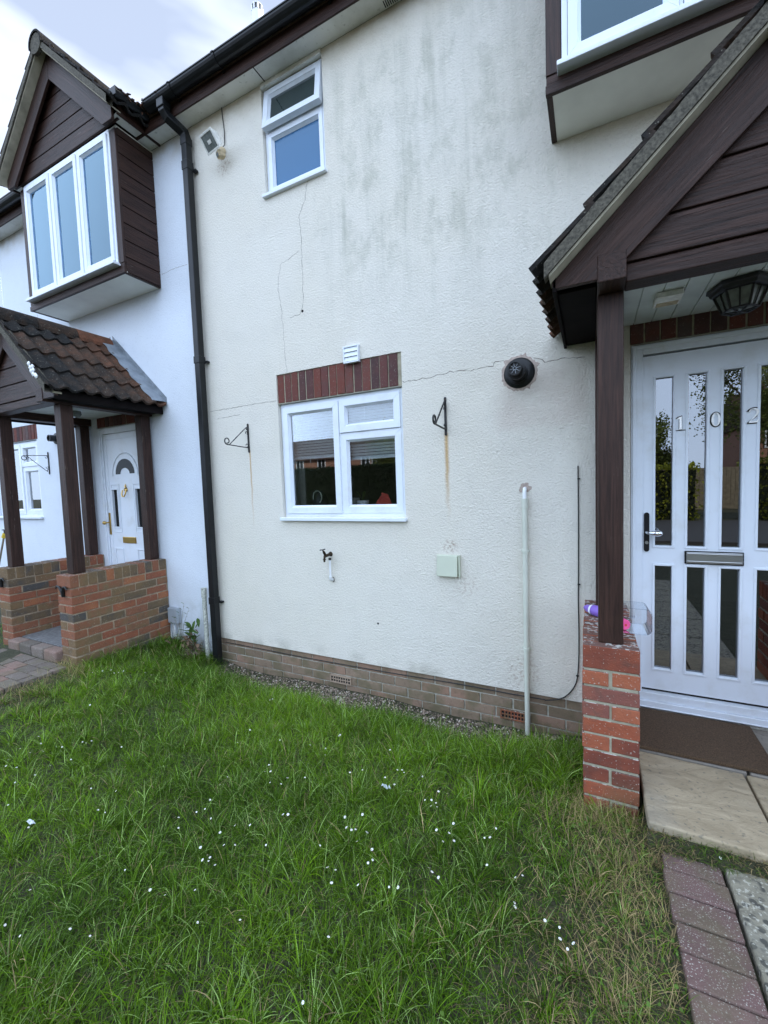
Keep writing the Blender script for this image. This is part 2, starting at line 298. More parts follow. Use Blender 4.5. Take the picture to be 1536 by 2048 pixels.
mx = nd(nt, 'ShaderNodeMixShader'); mx.inputs[0].default_value = 0.30
L.new(b.outputs[0], mx.inputs[1]); L.new(tl.outputs[0], mx.inputs[2]); L.new(mx.outputs[0], nt.nodes['Material Output'].inputs[0])
m, nt, b, L = mat('soil'); v = coord(nt)
c = ramp(nt, noise(nt, v, 9, 6), [(0.3, (0.030, 0.034, 0.014)), (0.6, (0.055, 0.055, 0.028)), (0.8, (0.10, 0.085, 0.055))])
L.new(c, b.inputs['Base Color']); b.inputs['Roughness'].default_value = 1; bump(nt, b, noise(nt, v, 60, 4), 1, 0.02)
m, nt, b, L = mat('gravel_mat'); a = nd(nt, 'ShaderNodeAttribute'); a.attribute_name = 'rnd'
L.new(ramp(nt, a.outputs['Fac'], [(0, (0.06, 0.05, 0.035)), (0.5, (0.16, 0.125, 0.09)), (0.85, (0.34, 0.26, 0.20)), (1, (0.62, 0.57, 0.50))]), b.inputs['Base Color']); b.inputs['Roughness'].default_value = 0.8

# ------------------------------------------------------------------ mesh helpers
OFF = {}
def tag(o, label=None, cat=None, group=None, kind=None):
    if label: o['label'] = label
    if cat: o['category'] = cat
    if group: o['group'] = group
    if kind: o['kind'] = kind
    return o
def thing(name, loc, label, cat, group=None):
    o = bpy.data.objects.new(name, None); COL.objects.link(o); o.location = loc; o.empty_display_size = 0.1
    OFF[o.name] = Vector(loc); return tag(o, label, cat, group)
class MB:
    def __init__(s): s.v = []; s.f = []; s.r = []; s.cur = 0.5
    def add(s, vs, fs):
        n = len(s.v); s.v += [tuple(p) for p in vs]; s.f += [tuple(i+n for i in f) for f in fs]; s.r += [s.cur]*len(fs)
    def box(s, x0, x1, y0, y1, z0, z1, M4=None):
        vs = [Vector((x, y, z)) for z in (z0, z1) for y in (y0, y1) for x in (x0, x1)]
        if M4: vs = [M4 @ p for p in vs]
        s.add(vs, [(0, 2, 3, 1), (4, 5, 7, 6), (0, 1, 5, 4), (2, 6, 7, 3), (0, 4, 6, 2), (1, 3, 7, 5)])
    def prism(s, poly, d0, d1, axis='y'):      # poly in the plane square to axis; ordered
        k = len(poly)
        if axis == 'y': a = [(p[0], d0, p[1]) for p in poly]; b = [(p[0], d1, p[1]) for p in poly]
        elif axis == 'x': a = [(d0, p[0], p[1]) for p in poly]; b = [(d1, p[0], p[1]) for p in poly]
        else: a = [(p[0], p[1], d0) for p in poly]; b = [(p[0], p[1], d1) for p in poly]
        s.add(a+b, [tuple(range(k))[::-1], tuple(range(k, 2*k))] + [(i, (i+1) % k, k+(i+1) % k, k+i) for i in range(k)])
    def tube(s, pts, r, seg=8, cap=True, flat=1.0):
        pts = [Vector(p) for p in pts]; rs = r if isinstance(r, (list, tuple)) else [r]*len(pts)
        vs = []; n0 = None
        for i, p in enumerate(pts):
            t = (pts[min(i+1, len(pts)-1)] - pts[max(i-1, 0)]).normalized()
            if n0 is None: n0 = t.orthogonal().normalized()
            n0 = (n0 - t*n0.dot(t)).normalized(); b_ = t.cross(n0)
            for k in range(seg):
                a = 2*math.pi*k/seg; vs.append(p + n0*math.cos(a)*rs[i] + b_*math.sin(a)*rs[i]*flat)
        fs = [(i*seg+k, i*seg+(k+1) % seg, (i+1)*seg+(k+1) % seg, (i+1)*seg+k) for i in range(len(pts)-1) for k in range(seg)]
        if cap: fs += [tuple(range(seg))[::-1], tuple(range((len(pts)-1)*seg, len(pts)*seg))]
        s.add(vs, fs)
    def lathe(s, c, axis, prof, seg=20, rot=0.0, hollow=False):     # prof: (distance along axis, radius)
        ax = Vector(axis).normalized(); n = ax.orthogonal().normalized(); b_ = ax.cross(n); c = Vector(c); vs = []
        for d, r in prof:
            for k in range(seg):
                a = 2*math.pi*k/seg + rot; vs.append(c + ax*d + (n*math.cos(a) + b_*math.sin(a))*max(r, 1e-5))
        fs = [(i*seg+k, i*seg+(k+1) % seg, (i+1)*seg+(k+1) % seg, (i+1)*seg+k) for i in range(len(prof)-1) for k in range(seg)]
        if not hollow: fs += [tuple(range(seg))[::-1], tuple(range((len(prof)-1)*seg, len(prof)*seg))]
        s.add(vs, fs)
    def build(s, name, m, parent=None, bevel=0, smooth=False, seg=2, **tg):
        off = OFF.get(parent.name, Vector()) if parent else Vector()
        me = bpy.data.meshes.new(name); me.from_pydata([(p[0]-off.x, p[1]-off.y, p[2]-off.z) for p in s.v], [], s.f)
        at = me.attributes.new('rnd', 'FLOAT', 'FACE'); at.data.foreach_set('value', s.r)
        bm = bmesh.new(); bm.from_mesh(me); bmesh.ops.recalc_face_normals(bm, faces=bm.faces); bm.to_mesh(me); bm.free()
        me.materials.append(M[m] if isinstance(m, str) else m)
        if smooth: me.shade_smooth(); me.set_sharp_from_angle(angle=R(40))
        o = bpy.data.objects.new(name, me); COL.objects.link(o)
        if parent: o.parent = parent
        OFF[o.name] = off
        if bevel:
            bv = o.modifiers.new('bevel', 'BEVEL'); bv.width = bevel; bv.segments = seg; bv.limit_method = 'ANGLE'; bv.angle_limit = R(40)
        return tag(o, **tg)
def boxpart(name, m, parent, *b, bevel=0.003, **tg):
    mb = MB(); mb.box(*b); return mb.build(name, m, parent, bevel, **tg)

def frame_ring(mb, x0, x1, z0, z1, t, y0, y1):     # picture-frame of four mitred pieces
    o = [(x0, z0), (x1, z0), (x1, z1), (x0, z1)]; i = [(x0+t, z0+t), (x1-t, z0+t), (x1-t, z1-t), (x0+t, z1-t)]
    for k in range(4):
        j = (k+1) % 4; mb.prism([o[k], o[j], i[j], i[k]], y0, y1)
def bead(mb, x0, x1, z0, z1, t, y0, y1):           # sloped glazing bead: outer edge at y0, inner edge at y1
    o = [(x0, z0), (x1, z0), (x1, z1), (x0, z1)]; i = [(x0+t, z0+t), (x1-t, z0+t), (x1-t, z1-t), (x0+t, z1-t)]
    for k in range(4):
        j = (k+1) % 4
        mb.add([(o[k][0], y0, o[k][1]), (o[j][0], y0, o[j][1]), (i[j][0], y1, i[j][1]), (i[k][0], y1, i[k][1]),
                (o[k][0], y1+0.004, o[k][1]), (o[j][0], y1+0.004, o[j][1]), (i[j][0], y1+0.004, i[j][1]), (i[k][0], y1+0.004, i[k][1])],
               [(0, 1, 2, 3), (4, 7, 6, 5), (0, 4, 5, 1), (1, 5, 6, 2), (2, 6, 7, 3), (3, 7, 4, 0)])
def holed_wall(x0, x1, z0, z1, y0, y1, holes):
    xs = sorted({x0, x1, *[h[0] for h in holes], *[h[1] for h in holes]}); zs = sorted({z0, z1, *[h[2] for h in holes], *[h[3] for h in holes]})
    xs = [x for x in xs if x0 <= x <= x1]; zs = [z for z in zs if z0 <= z <= z1]
    solid = lambda i, k: 0 <= i < len(xs)-1 and 0 <= k < len(zs)-1 and not any(h[0] <= (xs[i]+xs[i+1])/2 <= h[1] and h[2] <= (zs[k]+zs[k+1])/2 <= h[3] for h in holes)
    mb = MB()
    for i in range(len(xs)-1):
        for k in range(len(zs)-1):
            if not solid(i, k): continue
            a, b_, c, d = xs[i], xs[i+1], zs[k], zs[k+1]
            mb.add([(a, y0, c), (b_, y0, c), (b_, y0, d), (a, y0, d)], [(0, 1, 2, 3)]); mb.add([(a, y1, c), (b_, y1, c), (b_, y1, d), (a, y1, d)], [(3, 2, 1, 0)])
            for ok, q in ((solid(i-1, k), [(a, y0, c), (a, y0, d), (a, y1, d), (a, y1, c)]), (solid(i+1, k), [(b_, y0, c), (b_, y1, c), (b_, y1, d), (b_, y0, d)]),
                          (solid(i, k-1), [(a, y0, c), (a, y1, c), (b_, y1, c), (b_, y0, c)]), (solid(i, k+1), [(a, y0, d), (b_, y0, d), (b_, y1, d), (a, y1, d)])):
                if not ok: mb.add(q, [(0, 1, 2, 3)])
    return mb
def brick(mb, x0, x1, y0, y1, z0, z1, j=0.0025, rv=None):
    mb.cur = random.random() if rv is None else rv
    q = lambda: random.uniform(-j, j)
    mb.box(x0+q(), x1+q(), y0+q(), y1+q(), z0+q()*0.6, z1+q()*0.6)

# ------------------------------------------------------------------ shared builders
def sash(win, x0, x1, z0, z1, yf, gm='window_glass', name='casement', t=0.052, bd=0.016, M4=None):
    mb = MB(); frame_ring(mb, x0, x1, z0, z1, t, yf, yf+0.05); bead(mb, x0+t-0.001, x1-t+0.001, z0+t-0.001, z1-t+0.001, bd, yf+0.004, yf+0.026)
    g = MB(); k = t+bd-0.004; g.box(x0+k, x1-k, yf+0.027, yf+0.031, z0+k, z1-k)
    if M4:
        for q in (mb, g): q.v = [tuple(M4 @ Vector(p)) for p in q.v]
    f = mb.build(name, 'white_plastic', win, 0.0015)
    g.build('pane', gm, f) if win.parent is None else g.build('pane', gm, win)
    return f

def gable(root, xc, hw, eave_z, pitch, yf, ytile, yb, tile_out, board_z0, barge_w, board_y, board_hw, courses=4, clip_z=2.53, tip=9.0, redwall=True, parent_tile=None):
    """barge boards, boarding, undercloak, two tiled slopes and ridge; ridge runs along Y"""
    tp = math.tan(pitch); n = Vector((-math.sin(pitch), 0, math.cos(pitch)))
    apex = eave_z + hw*tp
    for sgn in (-1, 1):
        s = lambda x: xc + sgn*x
        # barge board: top edge line parallel to slope, dropped below the tiles
        dz = 0.05/math.cos(pitch)
        top = lambda x: apex - dz - x*tp
        wv = barge_w/math.cos(pitch); zc = clip_z; xt = min(tip, (apex-dz-zc-0.028)/tp); xk = (apex-dz-wv-zc)/tp
        mb = MB(); mb.prism([(s(0), top(0)), (s(0), top(0)-wv), (s(xk), zc), (s(xt-0.012), zc), (s(xt), zc+0.012), (s(xt), top(xt))], yf, yf+0.025)
        mb.build('bargeboard', 'wood_rise' if sgn < 0 else 'wood_fall', root, 0.003)
        # undercloak strip projecting past the barge board
        mb = MB(); mb.prism([(s(0.0), apex-dz+0.002), (s(hw-0.03), apex-dz+0.002-(hw-0.03)*tp), (s(hw-0.03), apex-dz+0.014-(hw-0.03)*tp), (s(0), apex-dz+0.014)], ytile+0.008, yf+0.05)
        mb.build('undercloak', 'undercloak', root)
        mb = MB(); pts = []      # cement bedding along the verge, uneven
        for i in range(41):
            x = hw*i/40*0.985; k = 0.0015*math.sin(i*1.7)+0.001*math.sin(i*4.1+sgn)
            pts.append((x, k))
        for i in range(40):
            (xa, ka), (xb, kb) = pts[i], pts[i+1]; h = 0.062
            mb.add([(s(xa), ytile-0.006+ka*0.6, apex-dz+0.014-xa*tp), (s(xb), ytile-0.006+kb*0.6, apex-dz+0.014-xb*tp), (s(xb), ytile-0.004, apex-dz+0.014+h+kb-xb*tp), (s(xa), ytile-0.004, apex-dz+0.014+h+ka-xa*tp),
                    (s(xa), ytile+0.05, apex-dz+0.014-xa*tp), (s(xb), ytile+0.05, apex-dz+0.014-xb*tp), (s(xb), ytile+0.05, apex-dz+0.014+h+kb-xb*tp), (s(xa), ytile+0.05, apex-dz+0.014+h+ka-xa*tp)],
                   [(0, 1, 2, 3), (4, 7, 6, 5), (0, 4, 5, 1), (3, 2, 6, 7)])
        mb.build('verge_mortar', 'verge_cement', root)
        # tiles
        mb = MB(); Ls = hw/math.cos(pitch); g = Ls/courses; per = 0.128; nu = int((yb-ytile)/per*8)+1; c_ = math.cos(pitch); s_ = math.sin(pitch)
        ncol = max(1, int(round((yb-ytile)/(per*2))))
        for k in range(courses):
            v0 = max(0, k*g-0.03); v1 = (k+1)*g
            jit = [random.uniform(-0.006, 0.006) for _ in range(ncol+1)]; rr = [random.random() for _ in range(ncol+1)]
            grid = []
            for i in range(nu+1):
                y = ytile+(yb-ytile)*i/nu; ph = (y-ytile)/per; hgt = 0.032*(0.5+0.5*math.cos(2*math.pi*ph))**1.3
                cidx = min(ncol, int((y-ytile)/(per*2))); row = []
                for v, o in ((v0, 0.012), ((v0+v1)/2, 0.022), (v1+jit[cidx], 0.034)):
                    row.append((v, o+hgt))
                row.append((v1+jit[cidx], 0.034+hgt-0.020)); row.append((v0, hgt-0.004))
                grid.append((y, row, cidx))
            base = len(mb.v)
            for y, row, ci in grid:
                for v, o in row: mb.v.append((s(v*c_ + o*s_), y, apex-0.03 - v*s_ + o*c_))
            for i in range(nu):
                y, _, ci = grid[i]; red = 0.55*max(0, 1-(yb-y)/0.38) if redwall else 0
                for q in range(5):
                    a = base+i*5+q; b2 = base+i*5+(q+1) % 5; mb.f.append((a, b2, b2+5, a+5)); mb.r.append(min(1, rr[ci]*0.45+red+0.08))
            for e in (base, base+nu*5): mb.f.append(tuple(range(e, e+5))); mb.r.append(0.2)
        mb.build('roof_tiles', 'roof_tile', root, smooth=True)
    # ridge tiles: half round, along Y
    mb = MB(); nr = max(2, int(round((yb-ytile)/0.33))); L_ = (yb-ytile)/nr
    for i in range(nr):
        y0 = ytile-0.02+i*L_; y1 = y0+L_-0.006; mb.cur = min(1, random.random()*0.4+(0.75 if (redwall and i == nr-1) else 0)); A = []
        for r_ in (0.105, 0.088):
            A.append([(xc+r_*1.0*math.cos(a), apex-0.055+r_*math.sin(a)*1.05) for a in [R(q) for q in range(-12, 193, 17)]])
        poly = A[0]+A[1][::-1]; k = len(A[0])
        for q in range(k-1):
            mb.prism([A[0][q], A[0][q+1], A[1][q+1], A[1][q]], y0, y1)
    mb.build('ridge_tiles', 'roof_tile', root)
    mb = MB(); mb.lathe((xc, ytile-0.012, apex-0.055), (0, 1, 0), [(0, 0.085), (0.03, 0.085)], 24); mb.build('ridge_mortar', 'verge_cement', root)
    # roof deck below the tiles
    mb = MB(); t = 0.012/math.cos(pitch)
    for sgn in (-1, 1):
        e = hw-0.05
        mb.prism([(xc, apex-0.075), (xc+sgn*e, apex-0.075-e*tp), (xc+sgn*e, apex-0.075-e*tp-t), (xc, apex-0.075-t)], yf+0.06, yb)
    mb.build('roof_deck', 'dark_void', root)
    # horizontal boarding
    if board_z0 is not None:
        mb = MB(); z = board_z0; bh = 0.148; bx = board_hw
        while z < apex-0.2:
            z1 = z+bh; f = lambda zz: max(0.01, min(bx, (apex-0.11-zz)/tp))
            a0, a1 = f(z), f(z1-0.010)
            mb.prism([(xc-a0, z), (xc+a0, z), (xc+a1, z1-0.010), (xc-a1, z1-0.010)], board_y, board_y+0.02)
            a2 = f(z1+0.004)
            mb.prism([(xc-a1, z1-0.012), (xc+a1, z1-0.012), (xc+a2, z1+0.002), (xc-a2, z1+0.002)], board_y+0.012, board_y+0.019)
            z = z1
        mb.build('gable_boarding', 'wood_x', root, 0.004)
    return apex

def pier(root, x0, x1, y0, y1, z0, zt, m, name='brick_pier', nb=10):
    """dwarf wall running along Y, front end at y0, brick-on-edge top course"""
    mb = MB(); mb.box(x0+0.005, x1-0.005, y0+0.005, y1, z0, zt-0.006); mb.build('mortar_core', 'mortar' if m == 'red_brick' else 'tan_mortar', root)
    mb = MB(); j = 0.010; zc = zt-0.105
    y = y0; 
    while y < y1-0.02:
        brick(mb, x0, x1, y, min(y+0.065, y1), zc, zt); y += 0.075
    k = 0; z = zc-j
    while z > z0+0.03:
        za, zb = z-0.065, z
        xm = (x0+x1)/2
        if k % 2 == 0: y = y0
        else:
            brick(mb, x0, x1, y0, y0+0.102, za, zb); y = y0+0.112
        first = True
        while y < y1-0.01:
            ln = 0.215
            ye = min(y+ln, y1); rr = random.random()
            brick(mb, x0, xm-j/2, y, ye, za, zb, rv=rr, j=0.0035); brick(mb, xm+j/2, x1, y, ye, za, zb, j=0.0035)
            y = ye+j
        z = za-j; k += 1
    return mb.build('brickwork', m, root, 0.004, seg=2)

def porch(loc, label, group, bm, ztop, zbase, px, post_x, seed):
    random.seed(seed)
    root = thing('porch', loc, label, 'porch', group); X0 = loc[0]
    po, pi_ = px                   # outer and inner faces of the right-hand pier, from the centre line
    for sg in (-1, 1):
        a, b_ = sorted((X0+sg*po, X0+sg*pi_)); pier(root, a, b_, -0.80 if bm == 'red_brick' else -0.905, -0.005, zbase, ztop, bm)
    fy = -0.75 if bm == 'red_brick' else -0.84
    for sg in (-1, 1):
        xc = X0+sg*post_x
        boxpart('post', 'wood_z', root, xc-0.05, xc+0.05, fy, fy+0.10, ztop+0.001, 2.512, bevel=0.006)
        boxpart('post', 'wood_z', root, xc-0.055, xc+0.045, -0.125, -0.028, ztop+0.001, 2.512, bevel=0.006)
        boxpart('wall_plate', 'wood_y', root, xc-0.052, xc+0.052, fy-0.125, -0.004, 2.513, 2.625, bevel=0.005)
    boxpart('beam', 'wood_x', root, X0-post_x+0.053, X0+post_x-0.053, fy-0.075, fy+0.03, 2.514, 2.585, bevel=0.005)
    # ceiling boards
    mb = MB(); x = X0-post_x+0.056; hi = X0+post_x-0.056
    while x < hi-0.01:
        xe = min(x+0.088, hi); mb.box(x, xe-0.0035, fy+0.032, -0.004, 2.588, 2.598); x = xe
    mb.box(X0-post_x+0.056, hi, fy+0.032, -0.004, 2.596, 2.606)
    mb.build('ceiling', 'porch_ceiling', root, 0.0015)
    # eaves soffit and fascia on each side
    for sg in (-1, 1):
        a, b_ = sorted((X0+sg*(post_x+0.053), X0+sg*0.745)); boxpart('eaves_soffit', 'black_fascia', root, a, b_, fy-0.05, -0.006, 2.53, 2.545)
        a, b_ = sorted((X0+sg*0.746, X0+sg*0.762)); boxpart('eaves_board', 'black_fascia', root, a, b_, fy-0.12, -0.006, 2.515, 2.59)
    yfb = fy-0.12
    gable(root, X0, 0.80, 2.593, R(43), yfb, yfb-0.075, -0.02, 0.05, 2.588, 0.165, yfb+0.035, post_x+0.04)
    # lead flashing where the tiles meet the wall
    tp = math.tan(R(43)); apex = 2.565+0.83*tp
    for sg in (-1, 1):
        mb = MB(); nn = 24
        for i in range(nn):
            xa, xb = 0.02+0.80*i/nn, 0.02+0.80*(i+1)/nn
            wa, wb = 0.16+0.012*math.sin(i*1.3), 0.16+0.012*math.sin((i+1)*1.3)
            q = [(X0+sg*xa, -wa, apex+0.055-xa*tp), (X0+sg*xb, -wb, apex+0.055-xb*tp), (X0+sg*xb, -0.0, apex+0.062-xb*tp), (X0+sg*xa, -0.0, apex+0.062-xa*tp)]
            mb.add(q+[(p[0], p[1], p[2]-0.003) for p in q], [(0, 1, 2, 3), (4, 7, 6, 5), (0, 4, 5, 1), (1, 5, 6, 2), (3, 2, 6, 7), (3, 7, 4, 0)])
            q = [(X0+sg*xa, -0.004, apex+0.062-xa*tp), (X0+sg*xb, -0.004, apex+0.062-xb*tp), (X0+sg*xb, -0.004, apex+0.105-xb*tp), (X0+sg*xa, -0.004, apex+0.105-xa*tp)]
            mb.add(q+[(p[0], -0.0005, p[2]) for p in q], [(0, 1, 2, 3), (4, 7, 6, 5), (0, 4, 5, 1), (1, 5, 6, 2), (3, 2, 6, 7), (3, 7, 4, 0)])
        mb.build('lead_flashing', 'lead', root, smooth=True)
    return root

def bay(house, xc, roof):
    z0, z1, yf, hw = 3.735, 5.005, -0.35, 0.822
    root = MB(); root.box(xc-hw, xc+hw, yf, 0.0, z0, z0+0.012)
    b = root.build('bay_window', 'grey_soffit', house, 0.002)
    boxpart('bay_head', 'grey_soffit', b, xc-hw, xc+hw, yf, 0.24, z1-0.015, z1)
    for sg in (-1, 1):
        mb = MB(); z = z0-0.004
        a, c_ = sorted((xc+sg*hw, xc+sg*(hw-0.03)))
        while z < z1-0.02:
            zt = min(z+0.150, z1); mb.box(a, c_, yf+0.012, -0.002, z, zt-0.010)
            a2, c2 = sorted((xc+sg*(hw-0.010), xc+sg*(hw-0.028))); mb.box(a2, c2, yf+0.012, -0.002, zt-0.011, zt+0.001); z = zt
        mb.build('side_boarding', 'wood_y', b, 0.003)
        a, c_ = sorted((xc+sg*hw, xc+sg*(hw-0.075))); boxpart('corner_board', 'wood_z', b, a, c_, yf-0.012, yf+0.011, z0+0.088, z1-0.03)
    boxpart('bottom_board', 'wood_x', b, xc-hw-0.002, xc+hw+0.002, yf-0.014, yf+0.01, z0-0.006, z0+0.04)
    boxpart('bottom_trim', 'wood_x', b, xc-hw+0.003, xc+hw-0.003, yf-0.008, yf+0.01, z0+0.043, z0+0.086)
    wx0, wx1, wz0, wz1 = xc-hw+0.077, xc+hw-0.077, z0+0.092, 4.985
    mb = MB(); frame_ring(mb, wx0, wx1, wz0, wz1, 0.028, yf-0.018, yf+0.04)
    t3 = (wx1-wx0-0.056)/3
    for k in (1, 2): xm = wx0+0.028+t3*k; mb.box(xm-0.008, xm+0.008, yf-0.016, yf+0.03, wz0+0.028, wz1-0.028)
    mb.build('window_frame', 'white_plastic', b, 0.002)
    boxpart('window_sill', 'white_plastic', b, wx0-0.02, wx1+0.02, yf-0.075, yf+0.0, wz0-0.026, wz0-0.002)
    for k in range(3):
        xa = wx0+0.030+t3*k+(0.008 if k else 0); xb = wx0+0.026+t3*(k+1)-(0.008 if k < 2 else 0)
        mb = MB(); frame_ring(mb, xa, xb, wz0+0.030, wz1-0.030, 0.045, yf-0.030, yf+0.02); bead(mb, xa+0.044, xb-0.044, wz0+0.074, wz1-0.074, 0.016, yf-0.026, yf-0.006)
        mb.build('casement', 'white_plastic', b, 0.0015)
        g = MB(); g.box(xa+0.055, xb-0.055, yf-0.004, yf, wz0+0.085, wz1-0.085); g.build('pane', 'bay_glass', b)
    # net curtain behind the glass
    mb = MB(); n = 120; V = []
    for i in range(n+1):
        x = wx0+0.03+(wx1-wx0-0.06)*i/n; y = yf+0.09+0.022*math.sin(i*0.75)+0.010*math.sin(i*0.31+1)
        V += [(x, y, wz0+0.02), (x, y, wz1-0.02)]
    mb.add(V, [(2*i, 2*i+2, 2*i+3, 2*i+1) for i in range(n)]); mb.build('curtain', 'curtain', b, smooth=True)
    return b

# ------------------------------------------------------------------ ground
def lawn_h(x, y):
    x = np.asarray(x, float); y = np.asarray(y, float)
    base = np.interp(x, [-9, -4.1, -3.4, -2.6, -0.2, 0.2, 3], [0.27, 0.27, 0.20, 0.15, 0.175, 0.225, 0.23])
    d = np.clip((-y-0.06)/0.62, 0, 1); d = d*d*(3-2*d)
    low = np.interp(x, [-4.2, -3.5, -3.0, -0.4, -0.04, 0.03], [0.24, 0.10, 0.03, 0.02, 0.06, 0.16])
    h = low+(base-low)*d
    return h+0.010*np.sin(x*3.1+1)*np.cos(y*2.7)+0.006*np.sin(x*7.7+y*5.1)
def grid_obj(name, xs, ys, f, m, label=None, kind='structure'):
    Xg, Yg = np.meshgrid(xs, ys); Zg = f(Xg, Yg); nx, ny = len(xs), len(ys)
    v = np.stack([Xg.ravel(), Yg.ravel(), Zg.ravel()], 1)
    fs = [(j*nx+i, j*nx+i+1, (j+1)*nx+i+1, (j+1)*nx+i) for j in range(ny-1) for i in range(nx-1)]
    me = bpy.data.meshes.new(name); me.from_pydata(v.tolist(), [], fs); me.materials.append(M[m]); me.shade_smooth()
    o = bpy.data.objects.new(name, me); COL.objects.link(o); o['kind'] = kind; OFF[o.name] = Vector(); return o
xs = np.concatenate([[-400, -150, -60, -25, -12], np.arange(-9, 2.01, 0.06), [5, 12, 25, 60, 150, 400]])
ys = np.concatenate([[-400, -150, -60, -30, -14, -8], np.arange(-5, 0.31, 0.06), [1, 5, 15, 60, 400]])
gr = grid_obj('ground', xs, ys, lawn_h, 'soil'); gr['label'] = 'dark soil under the front lawn'
far = MB(); far.box(-80, 80, -13.3, -8.0, 0.05, 0.285); far.build('road', 'asphalt', kind='structure', label='asphalt road across from the houses')

# ------------------------------------------------------------------ house A (cream, right) and house B (white, left)
XB = -3.30
HA = thing('terraced_house', (0, 0, 0), 'cream rendered terraced house with the white door numbered 102', 'house', 'terraced houses')
HB = thing('terraced_house', (-4.6, 0, 0), 'white rendered house on the left behind the black downpipe', 'house', 'terraced houses')
kA = (-2.40, -1.24, 1.478, 2.445); uA = (-2.415, -1.815, 4.155, 5.0); dA = (0.205, 1.025, 0.335, 2.476); bA = (-0.15, 1.39, 3.84, 5.0)
lA = (-2.402, -1.238, 2.4455, 2.690); lA2 = (0.20, 1.03, 2.4765, 2.72)
wall = holed_wall(XB, 1.93, 0.295, 5.02, 0.0, 0.25, [kA, uA, dA, bA, lA, lA2]); wall.build('wall', 'cream_render', HA)
kB = (-7.50, -6.335, 1.478, 2.465); dB = (-5.025, -4.175, 0.40, 2.475); uB = (-7.6, -6.86, 4.10, 5.0); bB = (-5.36, -3.83, 3.84, 5.0)
lB = (-7.51, -6.31, 2.4655, 2.66); lB2 = (-5.03, -4.17, 2.4755, 2.72)
wall = holed_wall(-8.5, XB-0.001, 0.10, 5.02, 0.002, 0.25, [kB, uB, dB, bB, lB, lB2]); wall.build('wall', 'white_render', HB)
for H_, x0, x1 in ((HA, XB, 1.93), (HB, -8.5, XB-0.004)):
    mb = MB(); mb.box(x0+0.01, x0+0.12, 0.26, 8.0, 0, 5.3); mb.box(x1-0.12, x1-0.01, 0.26, 8.0, 0, 5.3); mb.box(x0+0.01, x1-0.01, 8.01, 8.2, 0, 5.1); mb.box(x0+0.13, x1-0.13, 0.26, 7.99, 2.72, 2.90); mb.box(x0+0.13, x1-0.13, 0.26, 7.99, 5.05, 5.1); mb.box(x0+0.13, x1-0.13, 0.26, 7.99, 0.1, 0.28)
    mb.box(x0+0.13, x1-0.13, 3.0, 3.1, 0.29, 2.71); mb.box(x0+0.13, x1-0.13, 3.0, 3.1, 2.91, 5.04)
    mb.build('inner_walls', 'room_wall', H_)
    mb = MB(); rp = R(40); t = math.tan(rp)
    mb.prism([(-0.17, 5.10), (4.1, 5.10+4.27*t), (4.1, 5.16+4.27*t), (-0.20, 5.13)], x0, x1, 'x'); mb.prism([(8.37, 5.10), (4.102, 5.10+4.268*t), (4.102, 5.16+4.268*t), (8.40, 5.13)], x0, x1, 'x')
    mb.build('roof', 'roof_tile', H_)
    boxpart('soffit', 'soffit_board', H_, x0+0.0 if H_ is HB else x0, x1, -0.145, -0.001, 5.021, 5.031, bevel=0)
    mb = MB(); mb.box(x0, x1, -0.162, -0.147, 5.005, 5.19); mb.build('fascia', 'wood_x', H_, 0.003)
HC = thing('terraced_house', (5, 0, 0), 'unseen house added right of the cream house to block the sun', 'house', 'terraced houses')  # unseen block added so no sun leaks past the terrace
mb = MB(); mb.box(1.935, 16, 0.0, 8.2, 0, 5.02); mb.build('wall', 'cream_render', HC)
mb = MB(); mb.prism([(-0.24, 5.16), (4.1, 5.16+4.34*t), (8.44, 5.16)], 1.935, 16.2, 'x'); mb.build('roof', 'roof_tile', HC)
# gables at terrace ends (party profile)
# soffit panel joints and beading
for xj in (-2.36, -1.15, 0.05): boxpart('soffit_joint', 'dark_void', HA, xj-0.004, xj+0.004, -0.140, -0.004, 5.0185, 5.0205, bevel=0)
mb = MB(); mb.box(-1.27, -1.06, -0.075, -0.018, 5.008, 5.020)
v = mb.build('soffit_vent', 'soffit_board', HA, 0.002)
mb = MB()
for i in range(14): mb.box(-1.262+i*0.0145, -1.255+i*0.0145, -0.068, -0.025, 5.005, 5.0075)
mb.build('vent_slots', 'dark_void', v)
# plinth of house A
random.seed(3)
mb = MB(); mb.box(XB, 1.93, 0.026, 0.24, -0.15, 0.292); mb.build('plinth_mortar', 'pale_mortar', HA)
mb = MB(); z = 0.292
k = 0
while z > -0.1:
    x = XB-(0.11 if k % 2 else 0)
    while x < 0.19:
        xa, xb = max(x, XB), min(x+0.215, 0.19)
        ok = not (k == 2 and ((xa < -1.79 and xb > -1.99) or (xa < -0.39 and xb > -0.57)))
        if True: brick(mb, xa, xb, 0.018, 0.1, z-0.065, z, 0.0018)
        x += 0.225
    z -= 0.075; k += 1
mb.build('plinth', 'plinth_brick', HA, 0.003)
mb = MB(); mb.box(XB, 0.19, 0.012, 0.03, 0.2885, 0.2955); mb.build('damp_course', 'black_fascia', HA)
for xa, xb, mm in ((-1.992, -1.785, 'buff_clay'), (-0.575, -0.385, 'red_brick')):
    zt = 0.292-0.15
    mb = MB(); frame_ring(mb, xa, xb, zt-0.066, zt, 0.010, 0.006, 0.05); nx = 8
    for i in range(1, nx): x = xa+0.01+(xb-xa-0.02)*i/nx; mb.box(x-0.004, x+0.004, 0.0085, 0.0135, zt-0.057, zt-0.009)
    mb.box(xa+0.01, xb-0.01, 0.0088, 0.0135, zt-0.0375, zt-0.0295)
    a = mb.build('air_brick', mm, HA, 0.001)
    boxpart('air_brick_hollow', 'dark_void', a, xa+0.01, xb-0.01, 0.0145, 0.0155, zt-0.057, zt-0.009, bevel=0)
# white house base band
random.seed(5)
